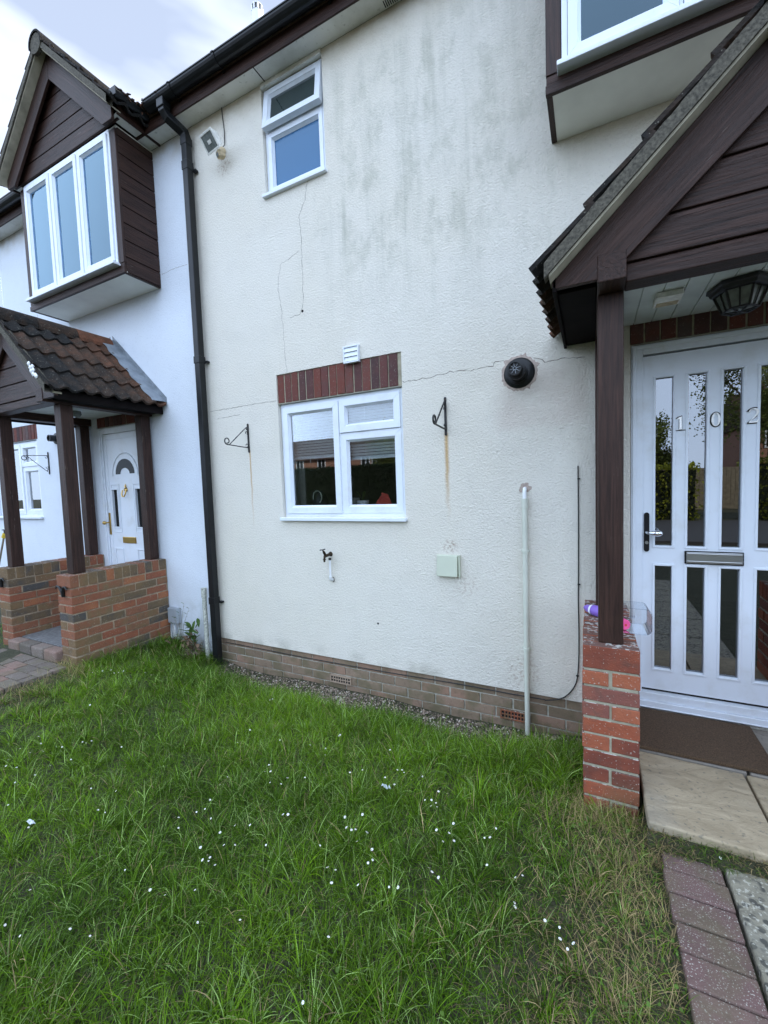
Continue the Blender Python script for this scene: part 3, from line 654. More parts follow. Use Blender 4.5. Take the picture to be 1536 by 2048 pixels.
# soldier course lintels
def lintel(H_, box, y, m='lintel_brick', n=None):
    x0, x1, z0, z1 = box
    mb = MB(); mb.box(x0+0.001, x1-0.001, y+0.008, 0.2, z0+0.001, z1-0.001); c = mb.build('lintel_mortar', 'mortar', H_)
    mb = MB(); x = x0+0.004
    while x < x1-0.03:
        xe = min(x+0.065, x1-0.003); brick(mb, x, xe, y, y+0.09, z0+0.007, z1-0.004, 0.003); x = xe+0.0105
    return mb.build('lintel', m, H_, 0.003)
lintel(HA, lA, 0.004); lintel(HA, lA2, 0.006); lintel(HB, lB, 0.004); lintel(HB, lB2, 0.006)

# windows
def kitchen_window(H_, b, mull, tr):
    x0, x1, z0, z1 = b; yf = 0.032
    mb = MB(); frame_ring(mb, x0+0.004, x1-0.004, z0, z1-0.004, 0.035, yf, yf+0.07)
    mb.box(mull-0.012, mull+0.012, yf, yf+0.06, z0+0.036, z1-0.040)
    if tr: mb.box(mull+0.0125, x1-0.0395, yf+0.001, yf+0.06, tr-0.012, tr+0.012)
    w_ = mb.build('window', 'white_plastic', H_, 0.002)
    cs = [(x0+0.030, mull-0.002, z0+0.030, z1-0.034)]
    cs += [(mull+0.006, x1-0.030, z0+0.030, tr-0.004), (mull+0.006, x1-0.030, tr+0.004, z1-0.034)] if tr else []
    for i, (a, b2, c, d) in enumerate(cs):
        yy = yf-0.014 if i != 1 else yf-0.004
        mb = MB(); frame_ring(mb, a, b2, c, d, 0.052, yy, yy+0.05); bead(mb, a+0.051, b2-0.051, c+0.051, d-0.051, 0.016, yy+0.003, yy+0.028)
        mb.build('casement', 'white_plastic', w_, 0.002)
        g = MB(); g.box(a+0.063, b2-0.063, yy+0.029, yy+0.033, c+0.063, d-0.063); g.build('pane', 'window_glass', w_)
    mb = MB(); mb.box(x0-0.012, x1+0.012, -0.035, yf+0.03, z0-0.030, z0-0.003); mb.build('window_sill', 'white_plastic', w_, 0.004)
    return w_
kitchen_window(HA, kA, -1.808, 2.148); kitchen_window(HB, kB, -6.80, 2.13)
# upper window of house A with its top light pushed open
x0, x1, z0, z1 = uA; yf = 0.03
mb = MB(); frame_ring(mb, x0+0.004, x1-0.004, z0, z1+0.014, 0.03, yf, yf+0.07); mb.box(x0+0.035, x1-0.035, yf-0.002, yf+0.06, 4.635, 4.690)
uw = mb.build('window', 'white_plastic', HA, 0.002)
mb = MB(); frame_ring(mb, x0+0.030, x1-0.030, z0+0.026, 4.640, 0.035, yf-0.006, yf+0.04); bead(mb, x0+0.064, x1-0.064, z0+0.060, 4.606, 0.014, yf-0.003, yf+0.02); mb.build('casement', 'white_plastic', uw, 0.0015)
g = MB(); g.box(x0+0.075, x1-0.075, yf+0.021, yf+0.025, z0+0.072, 4.594); g.build('pane', 'obscured_glass', uw)
hz = 4.975; Mr = Matrix.Translation((0, yf-0.012, hz)) @ Matrix.Rotation(R(-9), 4, 'X') @ Matrix.Translation((0, -(yf-0.012), -hz))
mb = MB(); g = MB(); frame_ring(mb, x0+0.018, x1-0.018, 4.655, hz, 0.048, yf-0.012, yf+0.034); bead(mb, x0+0.065, x1-0.065, 4.702, hz-0.047, 0.014, yf-0.008, yf+0.012)
g.box(x0+0.076, x1-0.076, yf+0.013, yf+0.017, 4.713, hz-0.058)
for q in (mb, g): q.v = [tuple(Mr @ Vector(p)) for p in q.v]
mb.build('top_light', 'white_plastic', uw, 0.002); g.build('pane', 'dark_glass', uw)
mb = MB(); mb.box(x0-0.015, x1+0.012, -0.032, yf+0.03, z0-0.026, z0-0.003); mb.build('window_sill', 'white_plastic', uw, 0.003)
boxpart('window_head', 'soffit_board', uw, x0+0.004, x1-0.004, -0.012, yf-0.001, 4.985, 5.018)
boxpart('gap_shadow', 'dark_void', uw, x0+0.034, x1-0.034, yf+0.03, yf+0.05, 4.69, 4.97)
# upper window of house B, mostly out of frame
mb = MB(); frame_ring(mb, uB[0]+0.003, uB[1]-0.003, uB[2], uB[3], 0.06, 0.02, 0.08); uwb = mb.build('window', 'white_plastic', HB, 0.002)
g = MB(); g.box(uB[0]+0.05, uB[1]-0.05, 0.05, 0.054, uB[2]+0.05, uB[3]-0.05); g.build('pane', 'window_glass', uwb)
boxpart('window_sill', 'white_plastic', uwb, uB[0]-0.01, uB[1]+0.012, -0.03, 0.05, uB[2]-0.028, uB[2]-0.002)

# door of house A
def digit(kind, cx, cz, y, par):
    mb = MB(); H = 0.074
    def strip(pts, ws):
        L_, R_ = [], []
        for i, p in enumerate(pts):
            a = Vector(pts[max(i-1, 0)]); b_ = Vector(pts[min(i+1, len(pts)-1)]); t = (b_-a).normalized(); n = Vector((-t.y, t.x))
            L_.append(Vector(p)+n*ws[i]/2); R_.append(Vector(p)-n*ws[i]/2)
        for i in range(len(pts)-1): mb.prism([tuple(R_[i]), tuple(R_[i+1]), tuple(L_[i+1]), tuple(L_[i])], y-0.007, y)
    if kind == '0':
        n = 28
        for i in range(n):
            a, b_ = 2*math.pi*i/n, 2*math.pi*(i+1)/n
            mb.prism([(cx+0.020*math.cos(a), cz+0.037*math.sin(a)), (cx+0.020*math.cos(b_), cz+0.037*math.sin(b_)), (cx+0.0105*math.cos(b_), cz+0.0325*math.sin(b_)), (cx+0.0105*math.cos(a), cz+0.0325*math.sin(a))], y-0.007, y)
    elif kind == '1':
        mb.prism([(cx-0.005, cz-0.035), (cx+0.006, cz-0.035), (cx+0.006, cz+0.037), (cx-0.005, cz+0.033)], y-0.007, y)
        mb.prism([(cx-0.018, cz-0.037), (cx+0.019, cz-0.037), (cx+0.019, cz-0.0345), (cx-0.018, cz-0.0345)], y-0.0068, y)
        mb.prism([(cx-0.0055, cz+0.022), (cx-0.0055, cz+0.0335), (cx-0.019, cz+0.0235), (cx-0.019, cz+0.0205)], y-0.0068, y)
    else:
        pts = [(cx+0.017*math.cos(a)-0.000, cz+0.018+0.018*math.sin(a)) for a in [R(q) for q in range(175, -50, -15)]]
        pts += [(cx+0.006, cz-0.006), (cx-0.006, cz-0.019), (cx-0.018, cz-0.032)]
        ws = [0.009, 0.006, 0.004, 0.003, 0.003, 0.004, 0.006, 0.008, 0.010, 0.011, 0.011, 0.011, 0.010, 0.009, 0.008]
        ws = (ws+[0.006]*len(pts))[:len(pts)-2]+[0.004, 0.003]
        strip(pts, ws)
        mb.prism([(cx-0.020, cz-0.037), (cx+0.017, cz-0.037), (cx+0.021, cz-0.022), (cx+0.018, cz-0.022), (cx+0.012, cz-0.029), (cx-0.017, cz-0.030)], y-0.0068, y)
    o = mb.build('number_digit', 'digit_metal', par, 0.001)
    # black outline of the numeral
    mb2 = MB(); mb2.v = [(cx+(p[0]-cx)*1.36, (y-0.003 if p[1] < y-0.001 else y+0.0005), cz+(p[2]-cz)*1.14) for p in mb.v]; mb2.f = mb.f; mb2.r = mb.r
    mb2.build('number_edge', 'black_plastic', par)
x0, x1, z0, z1 = dA; yf = 0.006
mb = MB()
for a, b_ in ((x0+0.003, x0+0.062), (x1-0.062, x1-0.003)): mb.box(a, b_, yf, yf+0.08, z0+0.06, z1-0.004)
mb.box(x0+0.0625, x1-0.0625, yf+0.0005, yf+0.08, z1-0.062, z1-0.004)
for a, b_ in ((x0+0.010, x0+0.030), (x1-0.030, x1-0.010)): mb.box(a, b_, yf-0.010, yf-0.0005, z0+0.07, z1-0.012)
mb.box(x0+0.0305, x1-0.0305, yf-0.010, yf-0.0005, z1-0.032, z1-0.012)
mb.build('door_frame', 'white_plastic', HA, 0.003)
mb = MB(); mb.box(x0-0.002, x1+0.002, -0.028, 0.08, 0.352, 0.392); mb.box(x0-0.002, x1+0.002, -0.012, 0.08, 0.3925, 0.437); mb.box(x0, x1, -0.0335, 0.05, 0.3555, 0.361); mb.build('threshold', 'white_plastic', HA, 0.003)
dx0, dx1, dz0, dz1 = 0.268, 0.962, 0.452, 2.405
panes = [(0.330+0.1545*k, 0.4145+0.1545*k) for k in range(4)]
holes = []
for a, b_ in panes: holes += [(a, b_, 1.314, 2.277), (a, b_, 0.580, 1.198)]
dl = holed_wall(dx0, dx1, dz0, dz1, 0.020, 0.064, holes)
door = dl.build('door', 'white_plastic', HA)
mb = MB()
for a, b_, c, d in holes:
    frame_ring(mb, a-0.012, b_+0.012, c-0.012, d+0.012, 0.013, 0.0145, 0.026)
mb.build('pane_moulding', 'white_plastic', door, 0.003)
for a, b_, c, d in holes: g = MB(); g.box(a-0.001, b_+0.001, 0.040, 0.044, c-0.001, d+0.001); g.build('pane', 'door_glass', door)
boxpart('door_gap', 'dark_void', HA, dx0-0.004, dx1+0.004, 0.045, 0.07, dz1+0.001, 2.413, bevel=0)
boxpart('door_gap', 'dark_void', HA, dx0-0.004, dx1+0.004, 0.030, 0.07, 0.4375, dz0-0.001, bevel=0)
digit('1', 0.448, 2.012, 0.0195, door); digit('0', 0.607, 2.016, 0.0195, door); digit('2', 0.766, 2.020, 0.0195, door)
mb = MB(); mb.lathe((0.289, 0.0195, 1.394), (0, -1, 0), [(0, 0.014), (0.008, 0.014)], 16)
mb = MB(); pl = [(0.289+0.0135*math.cos(a), 1.394+sg*0.102+0.0135*math.sin(a)) for sg, rng_ in ((1, range(0, 181, 20)), (-1, range(180, 361, 20))) for a in [R(q) for q in rng_]]
mb.prism(pl, 0.010, 0.0195); hp = mb.build('handle_plate', 'black_glass', door, 0.002)
mb = MB(); mb.tube([(0.289, 0.012, 1.394), (0.289, -0.022, 1.394), (0.296, -0.033, 1.394), (0.306, -0.037, 1.3935)], [0.009, 0.008, 0.008, 0.008], 12)
mb.lathe((0.300, -0.037, 1.3935), (1, 0, -0.02), [(0, 0.006), (0.010, 0.011), (0.024, 0.0165), (0.038, 0.018), (0.052, 0.0150), (0.060, 0.009), (0.063, 0.002)], 18)
mb.build('handle', 'chrome', door, smooth=True)
mb = MB(); mb.lathe((0.289, 0.010, 1.333), (0, -1, 0), [(0, 0.009), (0.006, 0.009)], 14); mb.build('keyhole', 'steel', door)
boxpart('letterbox_surround', 'black_plastic', door, 0.473, 0.737, 0.008, 0.0195, 1.217, 1.291, bevel=0.003)
mb = MB(); mb.box(0.480, 0.731, 0.0035, 0.0075, 1.223, 1.285); mb.box(0.483, 0.728, -0.0005, 0.003, 1.229, 1.236); mb.box(0.483, 0.728, -0.0005, 0.003, 1.272, 1.279); mb.build('letterbox', 'steel', door, 0.002)
bay(HA, 0.615, False); bayB = bay(HB, -4.60, True)

# door of house B
x0, x1, z0, z1 = dB
mb = MB()
for a, b_ in ((x0+0.003, x0+0.062), (x1-0.062, x1-0.003)): mb.box(a, b_, 0.006, 0.09, z0+0.03, z1-0.004); mb.box(a+0.012, b_-0.02, -0.006, 0.0055, z0+0.04, z1-0.014)
mb.box(x0+0.0625, x1-0.0625, 0.0065, 0.09, z1-0.07, z1-0.004); mb.box(x0, x1, -0.02, 0.09, z0, z0+0.028)
mb.build('door_frame', 'white_plastic', HB, 0.003)
ex0, ex1, ez0, ez1 = x0+0.066, x1-0.066, z0+0.035, z1-0.075; cx = (ex0+ex1)/2
holesB = [(ex0+0.10, ex0+0.20, 1.36, 1.78), (ex1-0.20, ex1-0.10, 1.36, 1.78)]
mb = holed_wall(ex0, ex1, ez0, ez1, 0.02, 0.064, holesB); doorB = mb.build('door', 'white_plastic', HB)
mb = MB(); frame_ring(mb, ex0+0.045, ex1-0.045, ez0+0.06, ez1-0.05, 0.012, 0.0145, 0.0205)
for a, b_, c, d in holesB: frame_ring(mb, a-0.014, b_+0.014, c-0.014, d+0.014, 0.016, 0.012, 0.026)
for a in (ex0+0.085, ex1-0.235): frame_ring(mb, a, a+0.15, 0.62, 1.12, 0.014, 0.012, 0.0205)
for a in (ex0+0.085, ex1-0.235): frame_ring(mb, a, a+0.15, 1.30, 1.84, 0.010, 0.0135, 0.0205)
mb.tube([(cx+0.225*math.cos(a), 0.018, 1.93+0.25*math.sin(a)) for a in [R(q) for q in range(0, 181, 12)]], 0.008, 6)
mb.build('door_moulding', 'white_plastic', doorB, 0.003)
mb = MB(); A = [(cx+0.165*math.cos(R(q)), 1.95+0.165*math.sin(R(q))) for q in range(0, 181, 12)]; B_ = [(cx+0.085*math.cos(R(q)), 1.95+0.065*math.sin(R(q))) for q in range(0, 181, 12)]
for i in range(len(A)-1): mb.prism([A[i], A[i+1], B_[i+1], B_[i]], 0.016, 0.0195)
mb.build('fanlight', 'black_glass', doorB)
for a, b_, c, d in holesB: g = MB(); g.box(a-0.001, b_+0.001, 0.04, 0.044, c-0.001, d+0.001); g.build('pane', 'black_glass', doorB)
mb = MB(); mb.box(ex0+0.012, ex0+0.040, 0.010, 0.0195, 1.27, 1.52); mb.build('handle_plate', 'brass', doorB, 0.004)
mb = MB(); mb.tube([(ex0+0.026, 0.012, 1.41), (ex0+0.026, -0.03, 1.41)], 0.008, 10); mb.lathe((ex0+0.026, -0.030, 1.41), (0, -1, 0), [(0, 0.006), (0.008, 0.018), (0.022, 0.022), (0.034, 0.015), (0.038, 0.002)], 16); mb.build('handle', 'brass', doorB, smooth=True)
mb = MB(); mb.box(cx-0.115, cx+0.115, 0.010, 0.0195, 1.18, 1.25); mb.build('letterbox', 'brass', doorB, 0.004)
mb = MB(); mb.lathe((cx, 0.0195, 1.775), (0, -1, 0), [(0, 0.025), (0.01, 0.022), (0.025, 0.008)], 14); mb.tube([(cx-0.03, -0.004, 1.77), (cx-0.032, -0.014, 1.73), (cx-0.015, -0.02, 1.70), (cx+0.015, -0.02, 1.70), (cx+0.032, -0.014, 1.73), (cx+0.03, -0.004, 1.77)], 0.007, 8)
mb.tube([(cx, 0.010, 1.80), (cx, 0.012, 1.84)], [0.012, 0.002], 8); mb.build('door_knocker', 'brass', doorB, smooth=True)

# bay roof of house B: gable above the projecting window
gr_ = thing('gable_roof', (-4.60, -0.4, 5.0), 'small tiled gable with dark brown boarding above the left bay window', 'roof')
gable(gr_, -4.60, 0.985, 5.055, R(43), -0.435, -0.51, 0.9, 0.05, 5.012, 0.165, -0.375, 0.90, courses=5, clip_z=4.965, tip=0.905, redwall=False)
for sg in (-1, 1):
    a, b_ = sorted((-4.6+sg*0.826, -4.6+sg*0.93)); boxpart('eaves_soffit', 'soffit_board', gr_, a, b_, -0.40, -0.163, 5.022, 5.032)
    a, b_ = sorted((-4.6+sg*0.932, -4.6+sg*0.948)); boxpart('fascia', 'wood_y', gr_, a, b_, -0.41, -0.003, 5.004, 5.10)

# ------------------------------------------------------------------ porches
PA = porch((0.615, 0, 0), 'dark brown timber porch on red brick piers over the door numbered 102', 'gabled porches', 'red_brick', 0.968, 0.02, (0.654, 0.430), 0.539, 21)
PB = porch((-4.63, 0, 0), 'brown timber porch with mossy tiles on mixed brick piers at the left', 'gabled porches', 'mixed_brick', 1.042, 0.10, (0.650, 0.435), 0.535, 8)

# ------------------------------------------------------------------ gutters and downpipe
def gutter_profile(mb, axis, c, a0, a1, r=0.056, th=0.004):
    n = 10; O = []; I = []
    for k in range(n+1):
        q = math.pi+math.pi*k/n; O.append((c[0]+r*math.cos(q), c[1]+r*0.95*math.sin(q))); I.append((c[0]+(r-th)*math.cos(q), c[1]+(r-th)*0.95*math.sin(q)))
    for k in range(n): mb.prism([O[k], O[k+1], I[k+1], I[k]], a0, a1, axis)
    for e in (O[0], O[-1]): mb.prism([(e[0]-0.005, e[1]-0.002), (e[0]+0.005, e[1]-0.002), (e[0]+0.005, e[1]+0.006), (e[0]-0.005, e[1]+0.006)], a0, a1, axis)
gt = thing('gutter', (-1.0, -0.22, 5.12), 'black plastic gutter along the eaves of the cream house', 'gutter')
mb = MB(); gutter_profile(mb, 'x', (-0.222, 5.140), -3.50, 1.93); mb.build('gutter_channel', 'black_plastic', gt, smooth=True)
for xb in (-3.16, -2.64, -1.62, -0.6, 0.4):
    mb = MB(); gutter_profile(mb, 'x', (-0.222, 5.139), xb-0.012, xb+0.012, 0.062, 0.005); mb.box(xb-0.012, xb+0.012, -0.170, -0.163, 5.08, 5.17); mb.build('gutter_bracket', 'black_plastic', gt)
gt2 = thing('gutter', (-6.5, -0.22, 5.12), 'black plastic gutter along the eaves left of the gabled bay', 'gutter')
mb = MB(); gutter_profile(mb, 'x', (-0.222, 5.140), -8.5, -5.60); mb.build('gutter_channel', 'black_plastic', gt2, smooth=True)
mb = MB(); gutter_profile(mb, 'x', (-0.222, 5.139), -5.75, -5.70, 0.062, 0.005); mb.build('gutter_union', 'black_plastic', gt2)
gt3 = thing('gutter', (-3.6, -0.3, 5.05), 'short black gutter full of debris on the right side of the bay gable', 'gutter')
mb = MB(); gutter_profile(mb, 'y', (-3.603, 5.125), -0.475, -0.10, 0.050); mb.box(-3.655, -3.551, -0.482, -0.475, 5.070, 5.135); mb.build('gutter_channel', 'black_plastic', gt3)
gt4 = thing('gutter', (-5.6, -0.3, 5.05), 'short black gutter on the left side of the bay gable', 'gutter')
mb = MB(); gutter_profile(mb, 'y', (-5.597, 5.125), -0.475, -0.10, 0.050); mb.box(-5.649, -5.545, -0.482, -0.475, 5.070, 5.135); mb.build('gutter_channel', 'black_plastic', gt4)
mb = MB(); random.seed(4)
for i in range(420):
    t = random.random()
    if t < 0.5: c = Vector((-3.60+random.uniform(-0.05, 0.05), -0.45+random.random()*0.35, 5.12))
    else: c = Vector((-3.58+random.random()*0.32, -0.22+random.uniform(-0.05, 0.05), 5.13))
    d = Vector((random.uniform(-1, 1), random.uniform(-1, 1), random.uniform(-0.4, 0.6))).normalized()*random.uniform(0.02, 0.05)
    mb.cur = random.random(); mb.tube([c, c+d*0.5+Vector((0, 0, 0.008)), c+d], [0.008, 0.009, 0.004], 4)
mb.build('gutter_debris', 'roof_tile', kind='stuff', label='moss and needles clogging the gutter beside the gable')

dp = thing('downpipe', (-3.235, -0.065, 0), 'black square downpipe between the cream and the white house', 'downpipe')
def sqtube(mb, pts, h):
    V = []
    for i, (p, t) in enumerate(pts):
        p = Vector(p); t = Vector(t).normalized(); a = Vector((1, 0, 0)); a = (a-t*a.dot(t)).normalized(); b_ = t.cross(a)
        V += [p+a*h+b_*h, p-a*h+b_*h, p-a*h-b_*h, p+a*h-b_*h]
    F = [(i*4+k, i*4+(k+1) % 4, i*4+4+(k+1) % 4, i*4+4+k) for i in range(len(pts)-1) for k in range(4)] + [(3, 2, 1, 0), tuple(range(len(V)-4, len(V)))]
    mb.add(V, F)
X_ = -3.235; YP = -0.066
for a, b_ in ((0.03, 0.70), (0.70, 2.95), (2.95, 4.66), (4.66, 4.86)):
    mb = MB(); sqtube(mb, [((X_, YP, a), (0, 0, 1)), ((X_, YP, b_), (0, 0, 1))], 0.0325); mb.build('pipe_length', 'black_plastic', dp, 0.006)
    mb = MB(); sqtube(mb, [((X_, YP, b_-0.05), (0, 0, 1)), ((X_, YP, b_+0.015), (0, 0, 1))], 0.0365); mb.build('pipe_collar', 'black_plastic', dp, 0.003)
mb = MB(); sqtube(mb, [((X_, YP, 4.875), (0, 0, 1)), ((X_-0.005, YP-0.012, 4.915), (-0.25, -0.7, 0.75)), ((X_-0.06, YP-0.125, 4.985), (-0.3, -0.75, 0.6)), ((X_-0.070, YP-0.150, 5.015), (0, -0.1, 1)), ((X_-0.070, YP-0.153, 5.075), (0, 0, 1))], 0.034); mb.build('offset_bend', 'black_plastic', dp, 0.005)
boxpart('outlet', 'black_plastic', dp, X_-0.070-0.042, X_-0.070+0.042, YP-0.153-0.042, YP-0.153+0.042, 5.035, 5.145, bevel=0.006)
for z in (0.66, 2.92, 4.61):
    mb = MB(); mb.box(X_-0.036, X_+0.036, YP-0.036, YP+0.036, z-0.012, z+0.012); mb.box(X_+0.020, X_+0.062, -0.036, -0.004, z-0.009, z+0.009); mb.lathe((X_+0.052, -0.02, z), (0, -1, 0), [(0, 0.007), (0.008, 0.006)], 8); mb.build('pipe_clip', 'black_plastic', dp, 0.002)

# flue vent above the roof
vt = thing('roof_vent_pipe', (-2.95, 0.62, 5.9), 'white vent pipe with a slotted cap rising behind the gutter', 'vent pipe')
p = P(514, 12, 0.62)
mb = MB(); mb.lathe((p.x, 0.62, 5.7), (0, 0, 1), [(0, 0.055), (p.z-5.7-0.07, 0.055)], 18); mb.build('pipe', 'pipe_white', vt, smooth=True)
mb = MB(); mb.lathe((p.x, 0.62, p.z-0.07), (0, 0, 1), [(0, 0.048), (0.05, 0.048)], 18); mb.build('cap_slots', 'dark_void', vt)
mb = MB()
for k in range(9):
    a = 2*math.pi*k/9; mb.box(p.x+0.05*math.cos(a)-0.008, p.x+0.05*math.cos(a)+0.008, 0.62+0.05*math.sin(a)-0.008, 0.62+0.05*math.sin(a)+0.008, p.z-0.071, p.z-0.02)
mb.lathe((p.x, 0.62, p.z-0.022), (0, 0, 1), [(0, 0.058), (0.01, 0.058), (0.025, 0.03), (0.028, 0.001)], 18); mb.build('cap', 'pipe_white', vt, smooth=True)

# ------------------------------------------------------------------ things on the cream wall
mb = None
fl = thing('boiler_flue', (-0.414, 0, 2.412), 'black round boiler flue sticking out of the cream wall left of the porch', 'flue')
mb = MB(); mb.lathe((-0.414, 0.0, 2.412), (0, -1, 0), [(0, 0.098), (0.006, 0.096), (0.016, 0.084), (0.020, 0.062), (0.020, 0.040)], 32); mb.build('flange', 'black_plastic', fl, smooth=True)
fd = Vector((0.0, -1, -0.02)); c0 = Vector((-0.414, -0.018, 2.405))
mb = MB(); mb.lathe(c0, fd, [(0, 0.058), (0.02, 0.058), (0.022, 0.050), (0.085, 0.050), (0.088, 0.056), (0.110, 0.056), (0.113, 0.040), (0.165, 0.040), (0.165, 0.034), (0.150, 0.033)], 28); mb.build('terminal', 'black_plastic', fl, smooth=True)
mb = MB(); cc = c0+fd.normalized()*0.158
for k in range(8):
    a = R(45*k+10); dvec = Vector((math.cos(a), 0, math.sin(a))); mb.tube([cc+dvec*0.008, cc+dvec*0.034], 0.0016, 5)
mb.tube([cc+Vector((0.009*math.cos(R(q)), 0, 0.009*math.sin(R(q)))) for q in range(0, 361, 30)], 0.0016, 5); mb.build('grille', 'meter_grey', fl)
mb = MB(); n = 60; V = []
random.seed(9)
for k in range(n):
    a = 2*math.pi*k/n; r2 = 0.112+random.uniform(-0.004, 0.006)+(0.016 if k in (3, 4, 22, 23, 12, 50) else 0); V += [(-0.414+0.096*math.cos(a), -0.003, 2.412+0.096*math.sin(a)), (-0.414+r2*math.cos(a), -0.0012, 2.412+r2*math.sin(a)), (-0.414+r2*1.01*math.cos(a), 0.002, 2.412+r2*1.01*math.sin(a))]
mb.add(V, [(3*k+q, 3*((k+1) % n)+q, 3*((k+1) % n)+q+1, 3*k+q+1) for k in range(n) for q in (0, 1)]); mb.build('mortar_ring', 'ring_mortar', fl, label='rough brown mortar ring around the flue')

nf_ = thing('boiler_flue', (-5.87, 0, 2.435), 'black flue on the white wall half hidden by the left porch post', 'flue')
mb = MB(); mb.lathe((-5.87, 0, 2.435), (0, -1, 0), [(0, 0.07), (0.01, 0.065), (0.015, 0.045)], 20); mb.build('flange', 'black_plastic', nf_, smooth=True)
mb = MB(); mb.lathe((-5.87, -0.01, 2.435), (0, -1, 0), [(0, 0.04), (0.075, 0.04), (0.075, 0.032), (0.06, 0.03)], 20); mb.build('terminal', 'black_plastic', nf_, smooth=True)
vn = thing('wall_vent', (-1.643, 0, 2.735), 'square white louvred vent above the brick lintel of the ground floor window', 'vent')
mb = MB(); frame_ring(mb, -1.712, -1.577, 2.668, 2.796, 0.010, -0.032, -0.001); mb.build('vent_frame', 'white_plastic', vn, 0.002)
mb = MB()
for k in range(3):
    z = 2.680+k*0.0355; mb.add([(-1.702, -0.022, z+0.034), (-1.587, -0.022, z+0.034), (-1.587, -0.031, z), (-1.702, -0.031, z), (-1.702, -0.018, z+0.034), (-1.587, -0.018, z+0.034), (-1.587, -0.027, z), (-1.702, -0.027, z)], [(0, 1, 2, 3), (4, 7, 6, 5), (0, 4, 5, 1), (3, 2, 6, 7), (0, 3, 7, 4), (1, 5, 6, 2)])
mb.build('louvres', 'white_plastic', vn); boxpart('vent_back', 'dark_void', vn, -1.704, -1.585, -0.012, -0.002, 2.678, 2.787, bevel=0)

def bracket(x, zt, zb, L_, label, m, flip=False, turn=0.0, r=0.0045):
    o = thing('hanging_basket_bracket', (x, 0, zb), label, 'bracket', 'iron hanging basket brackets on the walls')
    T = Matrix.Translation((x, 0, 0)) @ Matrix.Rotation(turn, 4, 'Z')
    W = lambda a, z: tuple(T @ Vector((0, -a, z)))
    mb = MB(); mb.prism([(x-0.0085, zb+0.006), (x-0.004, zb), (x+0.004, zb), (x+0.0085, zb+0.006), (x+0.0085, zt-0.006), (x+0.004, zt), (x-0.004, zt), (x-0.0085, zt-0.006)], -0.009, -0.0005); mb.build('back_plate', m, o, 0.002)
    mb = MB()
    for z in (zb+0.02, zt-0.02): mb.lathe((x, -0.009, z), (0, -1, 0), [(0, 0.005), (0.003, 0.004)], 8)
    mb.build('screw', 'rusty_iron', o)
    zz = (lambda z: z) if not flip else (lambda z: zt+zb-z)
    # horizontal arm near one end with a scroll at its tip, and a twisted stay
    za = zb+0.045; tip = L_
    arm = [W(0.010, zz(za)), W(0.08, zz(za+0.001)), W(L_*0.6, zz(za+0.006)), W(L_*0.88, zz(za+0.010))]
    cx_, cz_ = L_*0.93, za+0.040
    for q in range(-90, 300, 25):
        rr = 0.030*(1-(q+90)/900); arm.append(W(cx_+rr*math.cos(R(q)), zz(cz_+rr*math.sin(R(q)))))
    mb = MB(); mb.tube(arm, [r]*4+[r*1.1]*(len(arm)-4), 8)
    mb.tube([W(0.012+0.014*(1-math.cos(R(q)))*0.9, zz(za+0.018+0.014*math.sin(R(q)))) for q in range(-90, 200, 30)], r*0.8, 6); mb.build('arm', m, o, smooth=True)
    st = [W(0.011, zz(zt-0.062))]+[W(0.012+0.012*math.sin(R(q)), zz(zt-0.062+0.020*(1-math.cos(R(q)))*0.9)) for q in (40, 80, 130)]
    A_, B2 = Vector(st[-1]), Vector(W(L_*0.86, zz(za+0.008)))
    st = st[:-1]+[tuple(A_.lerp(B2, k/18)) for k in range(19)]
    rs = [r*0.85]*3+[r*0.85*(1.35 if k in (4, 6, 11, 13) else 1) for k in range(19)]
    mb = MB(); mb.tube(st, rs, 8); mb.tube([W(0.012+0.013*(1-math.cos(R(q)))*0.9, zz(zt-0.085+0.013*math.sin(R(q)))) for q in range(-60, 230, 30)], r*0.8, 6); mb.build('stay', m, o, smooth=True)
    return o
bracket(-2.750, 2.315, 2.057, 0.27, 'black scrolled bracket left of the ground floor window of the cream house', 'black_iron')
bracket(-0.913, 2.322, 2.055, 0.255, 'black bracket with the rust stain between the window and the flue', 'black_iron', r=0.006)
bracket(-6.085, 2.285, 2.008, 0.27, 'thin scrolled bracket on the white wall seen through the left porch', 'black_iron', flip=True, r=0.004)

# floodlight
p = P(446, 305, 0)
fo = thing('floodlight', (p.x, 0, p.z), 'white floodlight with motion sensor beside the small upper window', 'floodlight')
q1 = P(425, 282, -0.14)
Rm = Matrix.Translation(q1) @ Matrix.Rotation(R(-8), 4, 'Z') @ Matrix.Rotation(R(38), 4, 'X') @ Matrix.Scale(1.08, 4)
mb = MB(); V = [(-0.070, -0.03, -0.058), (0.070, -0.03, -0.058), (0.070, -0.03, 0.058), (-0.070, -0.03, 0.058), (-0.045, 0.05, -0.035), (0.045, 0.05, -0.035), (0.045, 0.05, 0.035), (-0.045, 0.05, 0.035)]
mb.add([Rm @ Vector(a) for a in V], [(0, 1, 2, 3), (4, 7, 6, 5), (0, 4, 5, 1), (1, 5, 6, 2), (2, 6, 7, 3), (3, 7, 4, 0)]); mb.build('lamp_housing', 'lamp_body', fo, 0.004)
mb = MB(); frame_ring(mb, -0.074, 0.074, -0.062, 0.062, 0.013, -0.040, -0.031); mb.v = [tuple(Rm @ Vector(a)) for a in mb.v]; mb.build('lamp_rim', 'lamp_body', fo, 0.002)
mb = MB(); mb.box(-0.061, 0.061, -0.036, -0.0315, -0.049, 0.049, Rm); mb.build('lamp_glass', 'lens_grey', fo)
mb = MB(); mb.box(-0.018, 0.018, -0.0385, -0.0365, -0.013, 0.010, Rm); mb.build('bulb_holder', 'lamp_body', fo)
